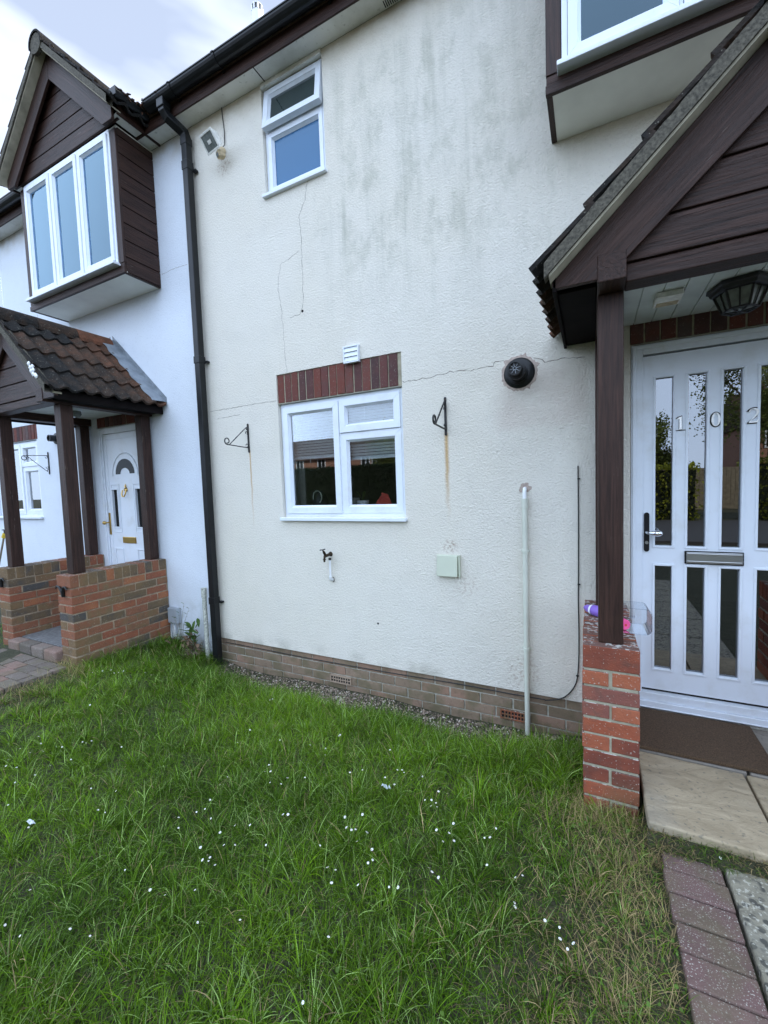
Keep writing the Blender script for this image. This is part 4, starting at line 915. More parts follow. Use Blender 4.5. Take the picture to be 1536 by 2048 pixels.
q2 = Vector((p.x, -0.012, p.z)); mb = MB(); mb.tube([q1+Vector((0.02, 0.03, -0.06)), q1+Vector((0.05, 0.06, -0.085)), q2+Vector((0, -0.02, -0.005)), q2], 0.009, 8); mb.lathe(q2, (0, -1, 0), [(-0.012, 0.035), (0.012, 0.033), (0.02, 0.02)], 16); mb.build('mounting_arm', 'lamp_cream', fo, smooth=True)
q3 = P(441, 308, -0.09); mb = MB(); mb.box(-0.028, 0.028, -0.03, 0.03, -0.030, 0.022, Matrix.Translation(q3) @ Matrix.Rotation(R(-25), 4, 'Z') @ Matrix.Rotation(R(20), 4, 'X')); s_ = mb.build('motion_sensor', 'lamp_cream', fo, 0.008)
mb = MB(); mb.box(-0.018, 0.018, -0.034, -0.0305, -0.020, 0.004, Matrix.Translation(q3) @ Matrix.Rotation(R(-25), 4, 'Z') @ Matrix.Rotation(R(20), 4, 'X')); mb.build('sensor_lens', 'lens_grey', s_)
a, b_ = P(444, 214, 0), P(451, 292, 0)
mb = MB(); mb.tube([(a.x, -0.006, a.z), (a.x+0.006, -0.008, a.z-0.08), (b_.x, -0.006, (a.z+b_.z)/2-0.03), (b_.x+0.003, -0.012, b_.z), (p.x+0.01, -0.02, p.z+0.02)], 0.0035, 6); tag(mb.build('lamp_cable', 'cable_black'), 'thin dark cable dropping from the soffit to the floodlight', 'cable')

# tap
tx, tz = -1.925, 1.174
tp_ = thing('garden_tap', (tx, 0, tz), 'old brass garden tap on a white pipe below the ground floor window', 'tap')
mb = MB(); mb.tube([(tx, -0.002, tz), (tx, -0.035, tz-0.002), (tx-0.004, -0.085, tz-0.008)], [0.013, 0.0125, 0.011], 12); mb.lathe((tx, -0.001, tz), (0, -1, 0), [(0, 0.020), (0.006, 0.018), (0.010, 0.012)], 14)
mb.tube([(tx-0.004, -0.080, tz), (tx-0.004, -0.088, tz-0.03), (tx-0.004, -0.088, tz-0.052)], [0.0095, 0.009, 0.008], 12); mb.lathe((tx-0.004, -0.088, tz-0.028), (0, 0, -1), [(0, 0.009), (0.002, 0.013), (0.007, 0.013), (0.009, 0.009)], 8)
mb.build('tap_body', 'old_brass', tp_, smooth=True)
mb = MB(); mb.tube([(tx-0.004, -0.070, tz+0.000), (tx-0.004, -0.092, tz+0.030), (tx-0.004, -0.104, tz+0.045)], [0.012, 0.010, 0.005], 12); mb.build('tap_bonnet', 'old_brass', tp_, smooth=True)
mb = MB(); c = Vector((tx-0.004, -0.108, tz+0.050)); mb.tube([c+Vector((-0.030, 0.008, -0.004)), c, c+Vector((0.030, -0.008, 0.008))], [0.005, 0.004, 0.005], 8); mb.build('tap_handle', 'black_iron', tp_, smooth=True)
mb = MB(); mb.lathe((tx+0.003, -0.020, tz-0.030), (0, 0, -1), [(0, 0.012), (0.016, 0.012)], 8); mb.build('elbow_nut', 'black_iron', tp_)
mb = MB(); mb.tube([(tx+0.003, -0.020, tz-0.045), (tx+0.003, -0.020, 0.985)], 0.0085, 12); mb.tube([(tx+0.003, -0.020, 0.995), (tx+0.003, -0.020, 0.972), (tx+0.004, -0.012, 0.962), (tx+0.006, 0.0, 0.960)], 0.0125, 12); mb.build('supply_pipe', 'pipe_white', tp_, smooth=True)
mb = MB(); mb.tube([(tx+0.020+0.012*math.cos(R(q)), -0.012, 0.965+0.020*math.sin(R(q))) for q in range(-100, 101, 20)], 0.0025, 6); mb.build('pipe_clip', 'black_plastic', tp_)

# boxes, pipes and cables
bx = thing('junction_box', (-0.92, 0, 1.05), 'pale green grey utility box on the cream wall between tap and waste pipe', 'box')
mb = MB(); mb.add([(-1.003, 0, 1.055), (-0.842, 0, 1.055), (-0.842, 0, 1.212), (-1.003, 0, 1.212), (-0.998, -0.040, 1.060), (-0.848, -0.040, 1.060), (-0.848, -0.022, 1.206), (-0.998, -0.022, 1.206)], [(0, 1, 2, 3), (4, 7, 6, 5), (0, 4, 5, 1), (1, 5, 6, 2), (2, 6, 7, 3), (3, 7, 4, 0)]); mb.build('cover', 'grey_green_plastic', bx, 0.003)
boxpart('back_box', 'grey_green_plastic', bx, -0.838, -0.829, -0.030, -0.001, 1.054, 1.213, bevel=0.002)
wp = thing('waste_pipe', (-0.39, 0, 0), 'pale grey vertical waste pipe coming out of the wall below the flue', 'pipe')
mb = MB(); pts = [(-0.388, 0.01, 1.668), (-0.388, -0.012, 1.667), (-0.388, -0.024, 1.656), (-0.388, -0.027, 1.640), (-0.388, -0.027, 1.59)]; mb.tube(pts, 0.0125, 12); mb.build('overflow_elbow', 'pipe_white', wp, smooth=True)
mb = MB(); mb.tube([(-0.388, -0.027, 1.600), (-0.389, -0.027, 0.0)], 0.0165, 16); mb.build('pipe_length', 'pipe_grey', wp, smooth=True)
mb = MB(); mb.tube([(-0.388, -0.027, 1.605), (-0.388, -0.027, 1.545)], 0.020, 16); mb.build('socket', 'pipe_grey', wp, smooth=True)
for z in (1.262, 0.608):
    mb = MB(); mb.tube([(-0.388, -0.027, z-0.008), (-0.388, -0.027, z+0.008)], 0.0215, 16); mb.box(-0.416, -0.360, -0.008, -0.001, z-0.007, z+0.007); mb.build('pipe_clip', 'pipe_grey', wp)
mb = MB(); random.seed(2); n = 26; V = [(-0.388, -0.001, 1.668)]
for k in range(n):
    a = 2*math.pi*k/n; rr = 0.033+random.uniform(-0.007, 0.008); V.append((-0.388+rr*1.05*math.cos(a), -0.0012, 1.672+rr*math.sin(a)))
mb.add(V, [(0, 1+k, 1+(k+1) % n) for k in range(n)]); mb.build('wall_patch', 'ring_mortar', wp, label='chipped brown mortar patch where the pipe leaves the wall')
def cable(pts, r, label, clips=()):
    pts = [Vector(p) for p in pts]; sm = []
    for i in range(len(pts)-1):
        p0, p1, p2, p3 = pts[max(i-1, 0)], pts[i], pts[i+1], pts[min(i+2, len(pts)-1)]
        for k in range(8):
            t = k/8; sm.append(0.5*((2*p1)+(p2-p0)*t+(2*p0-5*p1+4*p2-p3)*t*t+(3*p1-p0-3*p2+p3)*t*t*t))
    sm.append(pts[-1]); mb = MB(); mb.tube(sm, r, 6)
    for c in clips: mb.box(c[0]-0.006, c[0]+0.010, -0.012, -0.001, c[1]-0.004, c[1]+0.004)
    return tag(mb.build('wall_cable', 'cable_black'), label, 'cable')
cable([(-0.074, -0.006, 1.80), (-0.073, -0.006, 1.5), (-0.074, -0.006, 1.2), (-0.076, -0.006, 0.95), (-0.074, -0.007, 0.7), (-0.080, -0.007, 0.50), (-0.100, -0.007, 0.40), (-0.150, -0.008, 0.325), (-0.205, -0.008, 0.290), (-0.28, -0.006, 0.268)], 0.0036, 'thin black cable hanging down the cream wall beside the porch', [(-0.072, 1.72), (-0.074, 1.06), (-0.086, 0.47)])
cable([(-3.20, 0.010, 0.250), (-2.7, 0.010, 0.248), (-2.18, 0.010, 0.245), (-1.5, 0.010, 0.250), (-0.9, 0.010, 0.262), (-0.5, 0.009, 0.262), (-0.28, 0.004, 0.268)], 0.0036, 'black cable clipped along the brick plinth', [])
mb = MB(); mb.lathe((-2.097, 0.0005, 3.157), (0, -1, 0), [(0, 0.012), (0.002, 0.011)], 10); tag(mb.build('wall_plug_hole', 'dark_void'), 'small dark hole under the crack on the upper wall', 'hole')
mb = MB(); mb.lathe((-1.508, 0.0005, 0.639), (0, -1, 0), [(0, 0.009), (0.002, 0.008)], 10); tag(mb.build('wall_plug_hole', 'dark_void'), 'small dark hole low on the wall between tap and box', 'hole')

# cracks in the render
def crack(pts, wd, H_, y=-0.0006, seed=1, amp=0.006, lab='hairline crack in the render'):
    random.seed(seed); out = []
    for i in range(len(pts)-1):
        a, b_ = Vector(pts[i]), Vector(pts[i+1]); n = max(2, int((b_-a).length/0.022))
        for k in range(n): out.append(a.lerp(b_, k/n)+Vector((random.uniform(-amp, amp), random.uniform(-amp, amp))))
    out.append(Vector(pts[-1])); mb = MB()
    for i in range(len(out)-1):
        t = (out[i+1]-out[i]).normalized(); nn = Vector((-t.y, t.x)); w0 = wd*random.uniform(0.5, 1.2)
        a, b_ = out[i]-t*0.001, out[i+1]+t*0.001
        mb.add([(a.x+nn.x*w0, y, a.y+nn.y*w0), (b_.x+nn.x*w0, y, b_.y+nn.y*w0), (b_.x-nn.x*w0, y, b_.y-nn.y*w0), (a.x-nn.x*w0, y, a.y-nn.y*w0)], [(0, 1, 2, 3)])
    mb.build('crack', 'crack_mat', H_, label=lab)
simple('crack_mat', (0.20, 0.17, 0.13), 0.9)
simple('faint_crack', (0.50, 0.42, 0.34), 0.9)
g2 = lambda *q: [(P(a, b_).x, P(a, b_).z) for a, b_ in q]
crack(g2((804, 764), (850, 757), (900, 744), (940, 741), (985, 733), (990, 723), (1008, 721)), 0.0019, HA, seed=2)
crack(g2((1068, 716), (1084, 718), (1090, 724), (1130, 716), (1170, 714)), 0.0018, HA, seed=3, amp=0.004)
crack(g2((421, 823), (470, 815), (520, 806), (553, 802)), 0.0018, HA, seed=4, amp=0.003)
crack(g2((435, 838), (460, 833), (480, 829)), 0.0014, HA, seed=5, amp=0.003)
crack(g2((615, 360), (610, 400), (598, 430), (602, 470), (604, 520), (606, 570), (606, 610), (600, 628), (580, 635)), 0.0016, HA, seed=6, amp=0.005)
crack(g2((598, 500), (582, 515), (560, 530), (556, 575), (563, 620), (568, 680), (574, 745)), 0.0013, HA, seed=7, amp=0.006)
crack(g2((324, 549), (345, 538), (374, 529)), 0.0014, HB, y=0.0012, seed=8, amp=0.003)
crack(g2((75, 628), (76, 660)), 0.003, HB, y=0.0012, seed=9, amp=0.001)

# ------------------------------------------------------------------ porch items
mat_ = MB(); mat_.box(0.19, 0.765, -0.455, -0.035, 0.334, 0.352); tag(mat_.build('doormat', 'doormat_fibre', None, 0.005), 'brown coir doormat in front of the white door', 'doormat')
# lantern
lt = thing('porch_lantern', (0.615, -0.34, 2.587), 'black hexagonal lantern on the porch ceiling above the door', 'lantern')
c = (0.615, -0.34, 2.587)
mb = MB(); mb.lathe(c, (0, 0, -1), [(0, 0.125), (0.018, 0.128), (0.022, 0.118), (0.036, 0.112), (0.040, 0.098)], 6, rot=0.0); mb.build('lantern_base', 'black_iron', lt, 0.003)
mb = MB(); mb.lathe((c[0], c[1], c[2]-0.041), (0, 0, -1), [(0, 0.090), (0.075, 0.062)], 6); mb.build('lantern_glass', 'lens_frost', lt) if 'lens_frost' in M else mb.build('lantern_glass', 'lens_grey', lt)
mb = MB(); ax = Vector((0, 0, -1)); n_ = ax.orthogonal().normalized(); b2 = ax.cross(n_); C0 = Vector(c)
ring = lambda d, r_: [C0+ax*d+(n_*math.cos(R(60*k))+b2*math.sin(R(60*k)))*r_ for k in range(6)]
ra, rb = ring(0.040, 0.096), ring(0.118, 0.066)
for k in range(6): mb.tube([ra[k], rb[k]], 0.005, 6); mb.tube([rb[k], rb[(k+1) % 6]], 0.005, 6); mb.tube([rb[k], C0+ax*0.128], 0.004, 6); mb.tube([(ra[k]+ra[(k+1) % 6])/2, (rb[k]+rb[(k+1) % 6])/2], 0.003, 6)
mb.build('lantern_cage', 'black_iron', lt)
sn = thing('ceiling_sensor', (0.335, -0.38, 2.585), 'square cream box on the porch ceiling left of the lantern', 'sensor')
boxpart('sensor_box', 'lamp_cover' if 'lamp_cover' in M else 'lamp_body', sn, 0.278, 0.388, -0.435, -0.30, 2.560, 2.5865, bevel=0.004)
boxpart('sensor_label', 'lamp_cream', sn, 0.288, 0.378, -0.360, -0.310, 2.5585, 2.5597, bevel=0)
ln2 = thing('porch_lantern', (-4.63, -0.42, 2.587), 'small round glass lamp under the left porch ceiling', 'lamp')
mb = MB(); mb.lathe((-4.63, -0.42, 2.587), (0, 0, -1), [(0, 0.06), (0.015, 0.06)], 18); mb.build('lamp_base', 'white_plastic', ln2)
mb = MB(); mb.lathe((-4.63, -0.42, 2.571), (0, 0, -1), [(0, 0.05), (0.03, 0.055), (0.055, 0.04), (0.065, 0.01)], 18); mb.build('lamp_glass', 'lens_grey', ln2, smooth=True)

# tub with roll, purple pump bottle on my left pier
tb = thing('plastic_tub', (0.16, -0.50, 0.97), 'clear plastic tub lying on its side on the brick pier beside the post', 'tub')
zt = 0.969
mb = MB(); 
def rrect(cx_, cz_, w_, h_, r_, n=5):
    o = []
    for sx, sz, a0 in ((1, 1, 0), (-1, 1, 90), (-1, -1, 180), (1, -1, 270)):
        for k in range(n+1): a = R(a0+90*k/n); o.append((cx_+sx*(w_/2-r_)+r_*math.cos(a), cz_+sz*(h_/2-r_)+r_*math.sin(a)))
    return o
o1 = rrect(0.165, zt+0.062, 0.175, 0.122, 0.026); o2 = rrect(0.165, zt+0.062, 0.165, 0.112, 0.024)
k = len(o1); V = [(a, -0.575, b_) for a, b_ in o1]+[(a, -0.425, b_+0.0) for a, b_ in o2]
mb.add(V, [(i, (i+1) % k, k+(i+1) % k, k+i) for i in range(k)]+[tuple(range(k, 2*k))]); mb.build('tub_wall', 'clear_plastic', tb)
mb = MB(); mb.tube([(a, -0.575, b_) for a, b_ in o1+[o1[0]]], 0.0022, 6); mb.tube([(a, -0.425, b_) for a, b_ in o2+[o2[0]]], 0.0015, 6); mb.box(0.16, 0.19, -0.50, -0.49, zt+0.054, zt+0.066); mb.build('tub_rim', 'lilac_plastic' if False else 'clear_plastic', tb)
pr = thing('foam_roller', (0.13, -0.49, 0.985), 'bright pink foam roll inside the clear plastic tub', 'roller')
mb = MB(); mb.lathe((0.148, -0.545, zt+0.030), (-0.5, 0.85, 0), [(0, 0.006), (0, 0.022), (0.004, 0.026), (0.08, 0.026), (0.08, 0.0)], 20); mb.build('roll', 'pink_foam', pr, smooth=True)
mb = MB(); mb.lathe((0.148, -0.5455, zt+0.030), (-0.5, 0.85, 0), [(-0.001, 0.006), (0.004, 0.006)], 12); mb.build('roll_core', 'red_cloth', pr)
pb = thing('spray_bottle', (0.0, -0.34, 0.99), 'purple plastic bottle lying on the brick pier behind the post', 'bottle')
mb = MB(); d = Vector((0.72, -0.62, 0)); s0 = Vector((-0.012, -0.315, zt+0.030))
mb.lathe(s0, d, [(-0.030, 0.009), (-0.030, 0.011), (-0.018, 0.011), (-0.018, 0.018), (0.0, 0.022), (0.02, 0.027), (0.05, 0.029), (0.12, 0.029), (0.125, 0.02)], 20); mb.build('bottle_body', 'purple_plastic', pb, smooth=True)
mb = MB(); mb.lathe(s0, d, [(0.012, 0.0262), (0.020, 0.0285), (0.026, 0.0292)], 20, hollow=True); mb.build('bottle_band', 'lilac_plastic', pb, smooth=True)

# iron scroll ornaments on the front of the left piers
def scroll(x, z, label):
    o = MB()
    for sg in (-1, 1):
        o.tube([(x, -0.915, z-0.085), (x+sg*0.010, -0.920, z-0.035), (x+sg*0.032, -0.926, z+0.000), (x+sg*0.062, -0.928, z+0.006), (x+sg*0.088, -0.926, z-0.018)], [0.014, 0.013, 0.011, 0.009, 0.005], 6)
    tag(o.build('iron_scroll', 'black_iron', smooth=True), label, 'ornament', 'iron scrolls on the piers')
scroll(-4.085, 0.945, 'black iron scroll on the front of the nearer left porch pier')
scroll(-5.175, 0.945, 'black iron scroll on the front of the far left porch pier')

# ------------------------------------------------------------------ paths
random.seed(31)
def slab(name, poly, z, t, m, label, H_=None):
    mb = MB(); mb.prism(poly, z-t, z, 'z'); return tag(mb.build(name, m, None, 0.008, seg=3), label, kind='structure')
slab('path', [(0.202, -0.958), (0.626, -0.965), (0.626, -0.470), (0.202, -0.462)], 0.330, 0.055, 'sandstone', 'buff riven paving slab in front of the doormat')
slab('path', [(0.636, -0.967), (1.06, -0.970), (1.06, -0.470), (0.636, -0.470)], 0.329, 0.055, 'sandstone', 'buff riven paving slab right of the joint')
slab('path', [(0.192, -0.450), (0.645, -0.458), (0.645, -0.01), (0.192, -0.01)], 0.332, 0.05, 'grey_slab', 'grey slab under the doormat')
slab('path', [(0.655, -0.458), (1.06, -0.460), (1.06, -0.01), (0.655, -0.01)], 0.331, 0.05, 'grey_slab', 'grey slab beside the doormat')
mb = MB(); mb.box(0.212, 1.05, -0.945, -0.012, 0.02, 0.276); mb.build('path_base', 'soil', kind='structure', label='mortar bed under the door slabs')
mb = MB(); mb.prism([(-0.945, 0.300), (-0.968, 0.292), (-0.985, 0.262), (-0.998, 0.245), (-1.0, 0.10), (-0.945, 0.10)], 0.20, 1.05, 'x'); mb.build('soil_bank', 'soil', kind='structure', label='crumbled soil along the front of the door slabs')
mb = MB(); y = -0.972; k = 0
while y > -3.9:
    j = 0.002*random.random(); mb.cur = random.random(); zz = 0.250+random.uniform(-0.004, 0.004)
    mb.box(0.240+random.uniform(-0.005, 0.005), 0.430+random.uniform(-0.003, 0.003), y-0.096, y, 0.12, zz); y -= 0.1025
mb.build('path', 'paver_mat', None, 0.006, kind='structure', label='edging of purple brown block pavers beside the lawn')
mb = MB(); y = -0.985
for L_ in (0.6, 0.6, 0.6, 0.6, 0.6): mb.box(0.440, 1.02, y-L_+0.01, y, 0.12, 0.258); y -= L_
mb.build('path', 'lichen_slab', None, 0.008, kind='structure', label='pale lichen spotted path slabs in the bottom right corner')
# left neighbour: step, porch floor and brick path
mb = MB()
x = -5.06
while x < -4.21:
    mb.cur = random.random(); mb.box(x, min(x+0.205, -4.205), -0.955, -0.85, 0.15, 0.362); x += 0.215
mb.build('doorstep', 'path_brick', None, 0.014, kind='structure', label='rounded red brick step of the left porch')
mb = MB(); mb.box(-5.06, -4.205, -0.84, -0.01, 0.15, 0.358); mb.build('porch_floor', 'concrete_step', None, 0.003, kind='structure', label='grey concrete floor of the left porch')
mb = MB(); y = -0.975; k = 0
while y > -3.4:
    x = -5.10-(0.10 if k % 2 else 0)
    while x < -4.0:
        xa, xb = max(-5.10, x), min(x+0.20, -3.99); mb.cur = random.random(); zz = 0.283+random.uniform(-0.003, 0.003)
        if xb-xa > 0.03: mb.box(xa, xb-0.006, y-0.100, y, 0.2, zz)
        x += 0.206
    y -= 0.106; k += 1
mb.build('path', 'path_brick', None, 0.005, kind='structure', label='brick path leading to the left porch')

# ------------------------------------------------------------------ small things at the foot of the walls
mbx = thing('meter_box', (-3.87, 0, 0.36), 'small grey electrical box low on the white wall by the left porch', 'box')
boxpart('box_cover', 'meter_grey', mbx, -3.945, -3.805, -0.055, -0.002, 0.375, 0.535, bevel=0.008)
mb = MB(); mb.tube([(-3.92, -0.03, 0.374), (-3.925, -0.035, 0.30), (-3.92, -0.03, 0.2)], 0.006, 6); mb.tube([(-3.85, -0.03, 0.374), (-3.845, -0.03, 0.25), (-3.85, -0.03, 0.15)], 0.006, 6); mb.build('box_cable', 'meter_grey', mbx)
mb = MB(); mb.add([(-3.975, -0.02, 0.15), (-3.90, -0.02, 0.15), (-3.895, -0.02, 0.30), (-3.935, -0.012, 0.375), (-3.965, -0.02, 0.30), (-3.975, -0.002, 0.15), (-3.90, -0.002, 0.15), (-3.895, -0.002, 0.30), (-3.935, -0.002, 0.375), (-3.965, -0.002, 0.30)], [(0, 1, 2, 3, 4), (9, 8, 7, 6, 5), (0, 5, 6, 1), (1, 6, 7, 2), (2, 7, 8, 3), (3, 8, 9, 4), (4, 9, 5, 0)])
tag(mb.build('cable_shroud', 'pipe_white', None, 0.004), 'white pointed cover under the grey box on the white wall', 'cover')
op = thing('stub_pipe', (-3.36, -0.07, 0), 'short weathered grey pipe standing left of the black downpipe', 'pipe')
mb = MB(); mb.tube([(-3.375, -0.062, 0.05), (-3.375, -0.062, 0.70)], 0.021, 14); mb.build('pipe_length', 'old_pipe', op, smooth=True)
mb = MB(); mb.tube([(-3.375, -0.062, 0.70), (-3.375, -0.062, 0.79)], [0.026, 0.026], 14); mb.build('socket', 'old_pipe', op, smooth=True)

def addcol(me, cols): at = me.attributes.new('col', 'FLOAT_COLOR', 'POINT'); at.data.foreach_set('color', np.ascontiguousarray(cols, dtype=np.float32).ravel())
def np_mesh(name, V, F, cols, m='foliage'):
    me = bpy.data.meshes.new(name); nv, nf = len(V), len(F); k = F.shape[1]
    me.vertices.add(nv); me.vertices.foreach_set('co', V.astype(np.float32).ravel())
    me.loops.add(nf*k); me.loops.foreach_set('vertex_index', F.astype(np.int32).ravel())
    me.polygons.add(nf); me.polygons.foreach_set('loop_start', np.arange(0, nf*k, k, dtype=np.int32)); me.polygons.foreach_set('loop_total', np.full(nf, k, dtype=np.int32))
    me.update(calc_edges=True); me.validate(); addcol(me, cols); me.materials.append(M[m]); return me
def blades(base, ln, wd, heading, lean, curl, col, seg=4):
    """base (n,3); returns V,F,C for tapered curved blades"""
    n = len(base); V = np.zeros((n, 2*seg+2, 3)); t = np.linspace(0, 1, seg+1)
    hx, hy = np.cos(heading), np.sin(heading)
    ang = lean[:, None]+curl[:, None]*t[None, :]            # angle from vertical
    ds = ln[:, None]/seg
    r = np.concatenate([np.zeros((n, 1)), np.cumsum(np.sin((ang[:, 1:]+ang[:, :-1])/2)*ds, 1)], 1)
    z = np.concatenate([np.zeros((n, 1)), np.cumsum(np.cos((ang[:, 1:]+ang[:, :-1])/2)*ds, 1)], 1)
    tw = rng.uniform(-0.6, 0.6, n); sx, sy = -np.sin(heading+tw), np.cos(heading+tw)
    w = wd[:, None]*(1-t[None, :]**1.6*0.92)/2
    for i in range(seg+1):
        for s_, j in ((1, 0), (-1, 1)):
            V[:, 2*i+j, 0] = base[:, 0]+r[:, i]*hx+s_*w[:, i]*sx; V[:, 2*i+j, 1] = base[:, 1]+r[:, i]*hy+s_*w[:, i]*sy; V[:, 2*i+j, 2] = base[:, 2]+z[:, i]
    q = np.array([[2*i, 2*i+1, 2*i+3, 2*i+2] for i in range(seg)]); F = (np.arange(n)[:, None, None]*(2*seg+2)+q[None]).reshape(-1, 4)
    C = np.repeat(col[:, None, :], 2*seg+2, 1)
    C = np.concatenate([C, np.ones((n, 2*seg+2, 1))], 2)
    return V.reshape(-1, 3), F, C.reshape(-1, 4)
def vnoise(x, y, s, seed):
    r_ = np.random.default_rng(seed); o = np.zeros_like(x)
    for k in range(7):
        a = r_.uniform(0, 2*np.pi); f = s*r_.uniform(0.6, 1.6); o += np.sin((x*np.cos(a)+y*np.sin(a))*f+r_.uniform(0, 6.28))
    return o/7*1.6
def lawn_mask(x, y):
    on = np.ones_like(x, bool)
    on &= ~((x > 0.236+0.006*np.sin(y*40)) & (y > -3.9)) | ((x > 0.19) & (x < 0.24) & (y < -0.96))
    on &= ~((x > -0.045) & (x < 0.19) & (y > -0.81))
    on &= ~((x > 0.185) & (y > -0.97))
    on &= ~((x > -5.13) & (x < -3.97) & (y > -3.4) & (y < -0.0))
    on &= ~((x > -4.25) & (x < -3.97) & (y > -0.92))
    on &= y < -0.03
    # bare gravel strip along the plinth
    strip = 0.20+0.10*vnoise(x, y*0, 5.0, 3)+0.06*vnoise(x, y, 14, 4)+0.16*np.exp(-((x+1.75)/0.28)**2)+0.12*np.exp(-((x+0.85)/0.35)**2)
    on &= ~((x > -3.15) & (x < -0.05) & (-y < strip) & (rng.random(x.shape) < 0.86))
    return on
def scatter(n, x0, x1, y0, y1, dens=None):
    x = rng.uniform(x0, x1, n); y = rng.uniform(y0, y1, n); k = lawn_mask(x, y)
    if dens is not None: k &= rng.random(n) < dens(x, y)
    return x[k], y[k]
def dryness(x, y):
    d = np.clip((x+0.32+0.20*vnoise(x, y, 6, 8))/0.38, 0, 1)*np.clip((-y-0.75)/0.25, 0, 1)*np.clip((y+2.2)/0.5, 0.3, 1)
    e = np.exp(-((x+3.9)/0.25)**2)*np.clip((-y-1.0)/0.3, 0, 1)*0.9
    return np.clip(np.maximum(d, e), 0, 1)
def dens(x, y):
    d = np.hypot(x, y+2.85); return np.clip(1.35-0.22*d, 0.30, 1)
GV, GF, GC = [], [], []; nb = 0
def push(V, F, C):
    global nb; GV.append(V); GF.append(F+nb); GC.append(C); nb += len(V)
G1, G2, G3, DRY = np.array((0.048, 0.115, 0.005)), np.array((0.175, 0.315, 0.012)), np.array((0.26, 0.38, 0.11)), np.array((0.50, 0.38, 0.19))
def colour(x, y, n):
    t = np.clip(0.45+0.45*vnoise(x, y, 4.5, 12)+rng.normal(0, 0.28, n), 0, 1)[:, None]; c = G1*(1-t)+G2*t
    k = (rng.random(n) < 0.16)[:, None]; c = np.where(k, G3*rng.uniform(0.7, 1.5, (n, 1)), c)
    d = dryness(x, y); k = (rng.random(n) < 0.05+0.50*d)[:, None]; c = np.where(k, DRY*rng.uniform(0.25, 1.0, (n, 1)), c)
    return c*rng.uniform(0.45, 1.4, (n, 1))
# base turf
x, y = scatter(430000, -6.2, 0.3, -4.2, -0.02, dens); n = len(x); z = lawn_h(x, y); d = dryness(x, y)
wall_fade = np.where(x < -2.6, 1, np.clip((-y-0.15)/0.45, 0.0, 1))
left = np.clip((-x-1.9)/1.0, 0, 1)*np.clip((-y-0.4)/0.3, 0, 1)
ln = np.clip(rng.gamma(6, 0.0105, n), 0.02, 0.15)*(1+0.35*vnoise(x, y, 3.5, 5))*(1-0.45*d)*(0.45+0.55*wall_fade)*(1-0.3*left)
push(*blades(np.stack([x, y, z-0.004], 1), np.clip(ln, 0.015, 0.16), rng.uniform(0.0014, 0.0032, n), rng.uniform(0, 6.28, n), rng.uniform(0.05, 0.95, n), rng.uniform(0.3, 1.9, n), colour(x, y, n)))
# tufts of longer, arching grass
for (cnt, x0, x1, y0, y1, hl) in ((1500, -3.9, 0.1, -2.6, -0.30, 0.125), (150, -3.3, -0.1, -0.7, -0.35, 0.15), (130, -0.6, 0.05, -0.75, -0.1, 0.17), (60, -4.0, -3.0, -0.9, -0.05, 0.15), (45, -3.9, -3.3, -0.30, -0.05, 0.20)):
    tx_, ty_ = scatter(cnt, x0, x1, y0, y1)
    for a, b_ in zip(tx_, ty_):
        k = rng.integers(16, 46); ang = rng.uniform(0, 6.28, k); rr = rng.uniform(0, 0.035, k)**1.0; bx_, by_ = a+rr*np.cos(ang), b_+rr*np.sin(ang)
        kk = lawn_mask(bx_, np.minimum(by_, -0.031)) | (rng.random(k) < 0.2); bx_, by_, ang = bx_[kk], by_[kk], ang[kk]; k = len(bx_)
        if k < 3: continue
        dd = dryness(np.array([a]), np.array([b_]))[0]; tone = rng.uniform(0.75, 1.35)
        L1 = hl*(1-0.35*dd)*rng.uniform(0.55, 1.15, k)*rng.uniform(0.8, 1.15)
        push(*blades(np.stack([bx_, by_, lawn_h(bx_, by_)-0.004], 1), L1, rng.uniform(0.0020, 0.0042, k), ang+rng.normal(0, 0.5, k), rng.uniform(0.05, 0.6, k), rng.uniform(0.6, 2.1, k), colour(bx_, by_, k)*tone))
# clover-like round leaves and moss cover
x, y = scatter(26000, -6.0, 0.28, -3.4, -0.04, dens); n = len(x)
m_ = rng.random(n) < np.clip(0.30+0.55*vnoise(x, y, 5, 21)+0.5*(x > -0.1)+0.6*np.clip((-x-2.7)/0.8, 0, 1), 0.05, 1); x, y = x[m_], y[m_]; n = len(x); z = lawn_h(x, y)+rng.uniform(0.004, 0.05, n)
k = 6; a = np.linspace(0, 2*np.pi, k, endpoint=False); r0 = rng.uniform(0.003, 0.0065, n); tiltx, tilty = rng.normal(0, 0.5, n), rng.normal(0, 0.5, n)
V = np.zeros((n, k, 3)); V[:, :, 0] = x[:, None]+r0[:, None]*np.cos(a); V[:, :, 1] = y[:, None]+r0[:, None]*np.sin(a); V[:, :, 2] = z[:, None]+r0[:, None]*(np.cos(a)*tiltx[:, None]+np.sin(a)*tilty[:, None])
cc_ = np.concatenate([np.repeat((np.array((0.085, 0.150, 0.028))*rng.uniform(0.6, 1.5, (n, 1)))[:, None, :], k, 1), np.ones((n, k, 1))], 2)
q = np.array([[0, 1, 2, 3], [0, 3, 4, 5]]); push(V.reshape(-1, 3), (np.arange(n)[:, None, None]*k+q[None]).reshape(-1, 4), cc_.reshape(-1, 4))
me = np_mesh('grass', np.concatenate(GV), np.concatenate(GF), np.concatenate(GC)); o = bpy.data.objects.new('grass', me); COL.objects.link(o)
tag(o, 'long unmown green grass of the front lawn with dry patches', 'grass', kind='stuff')

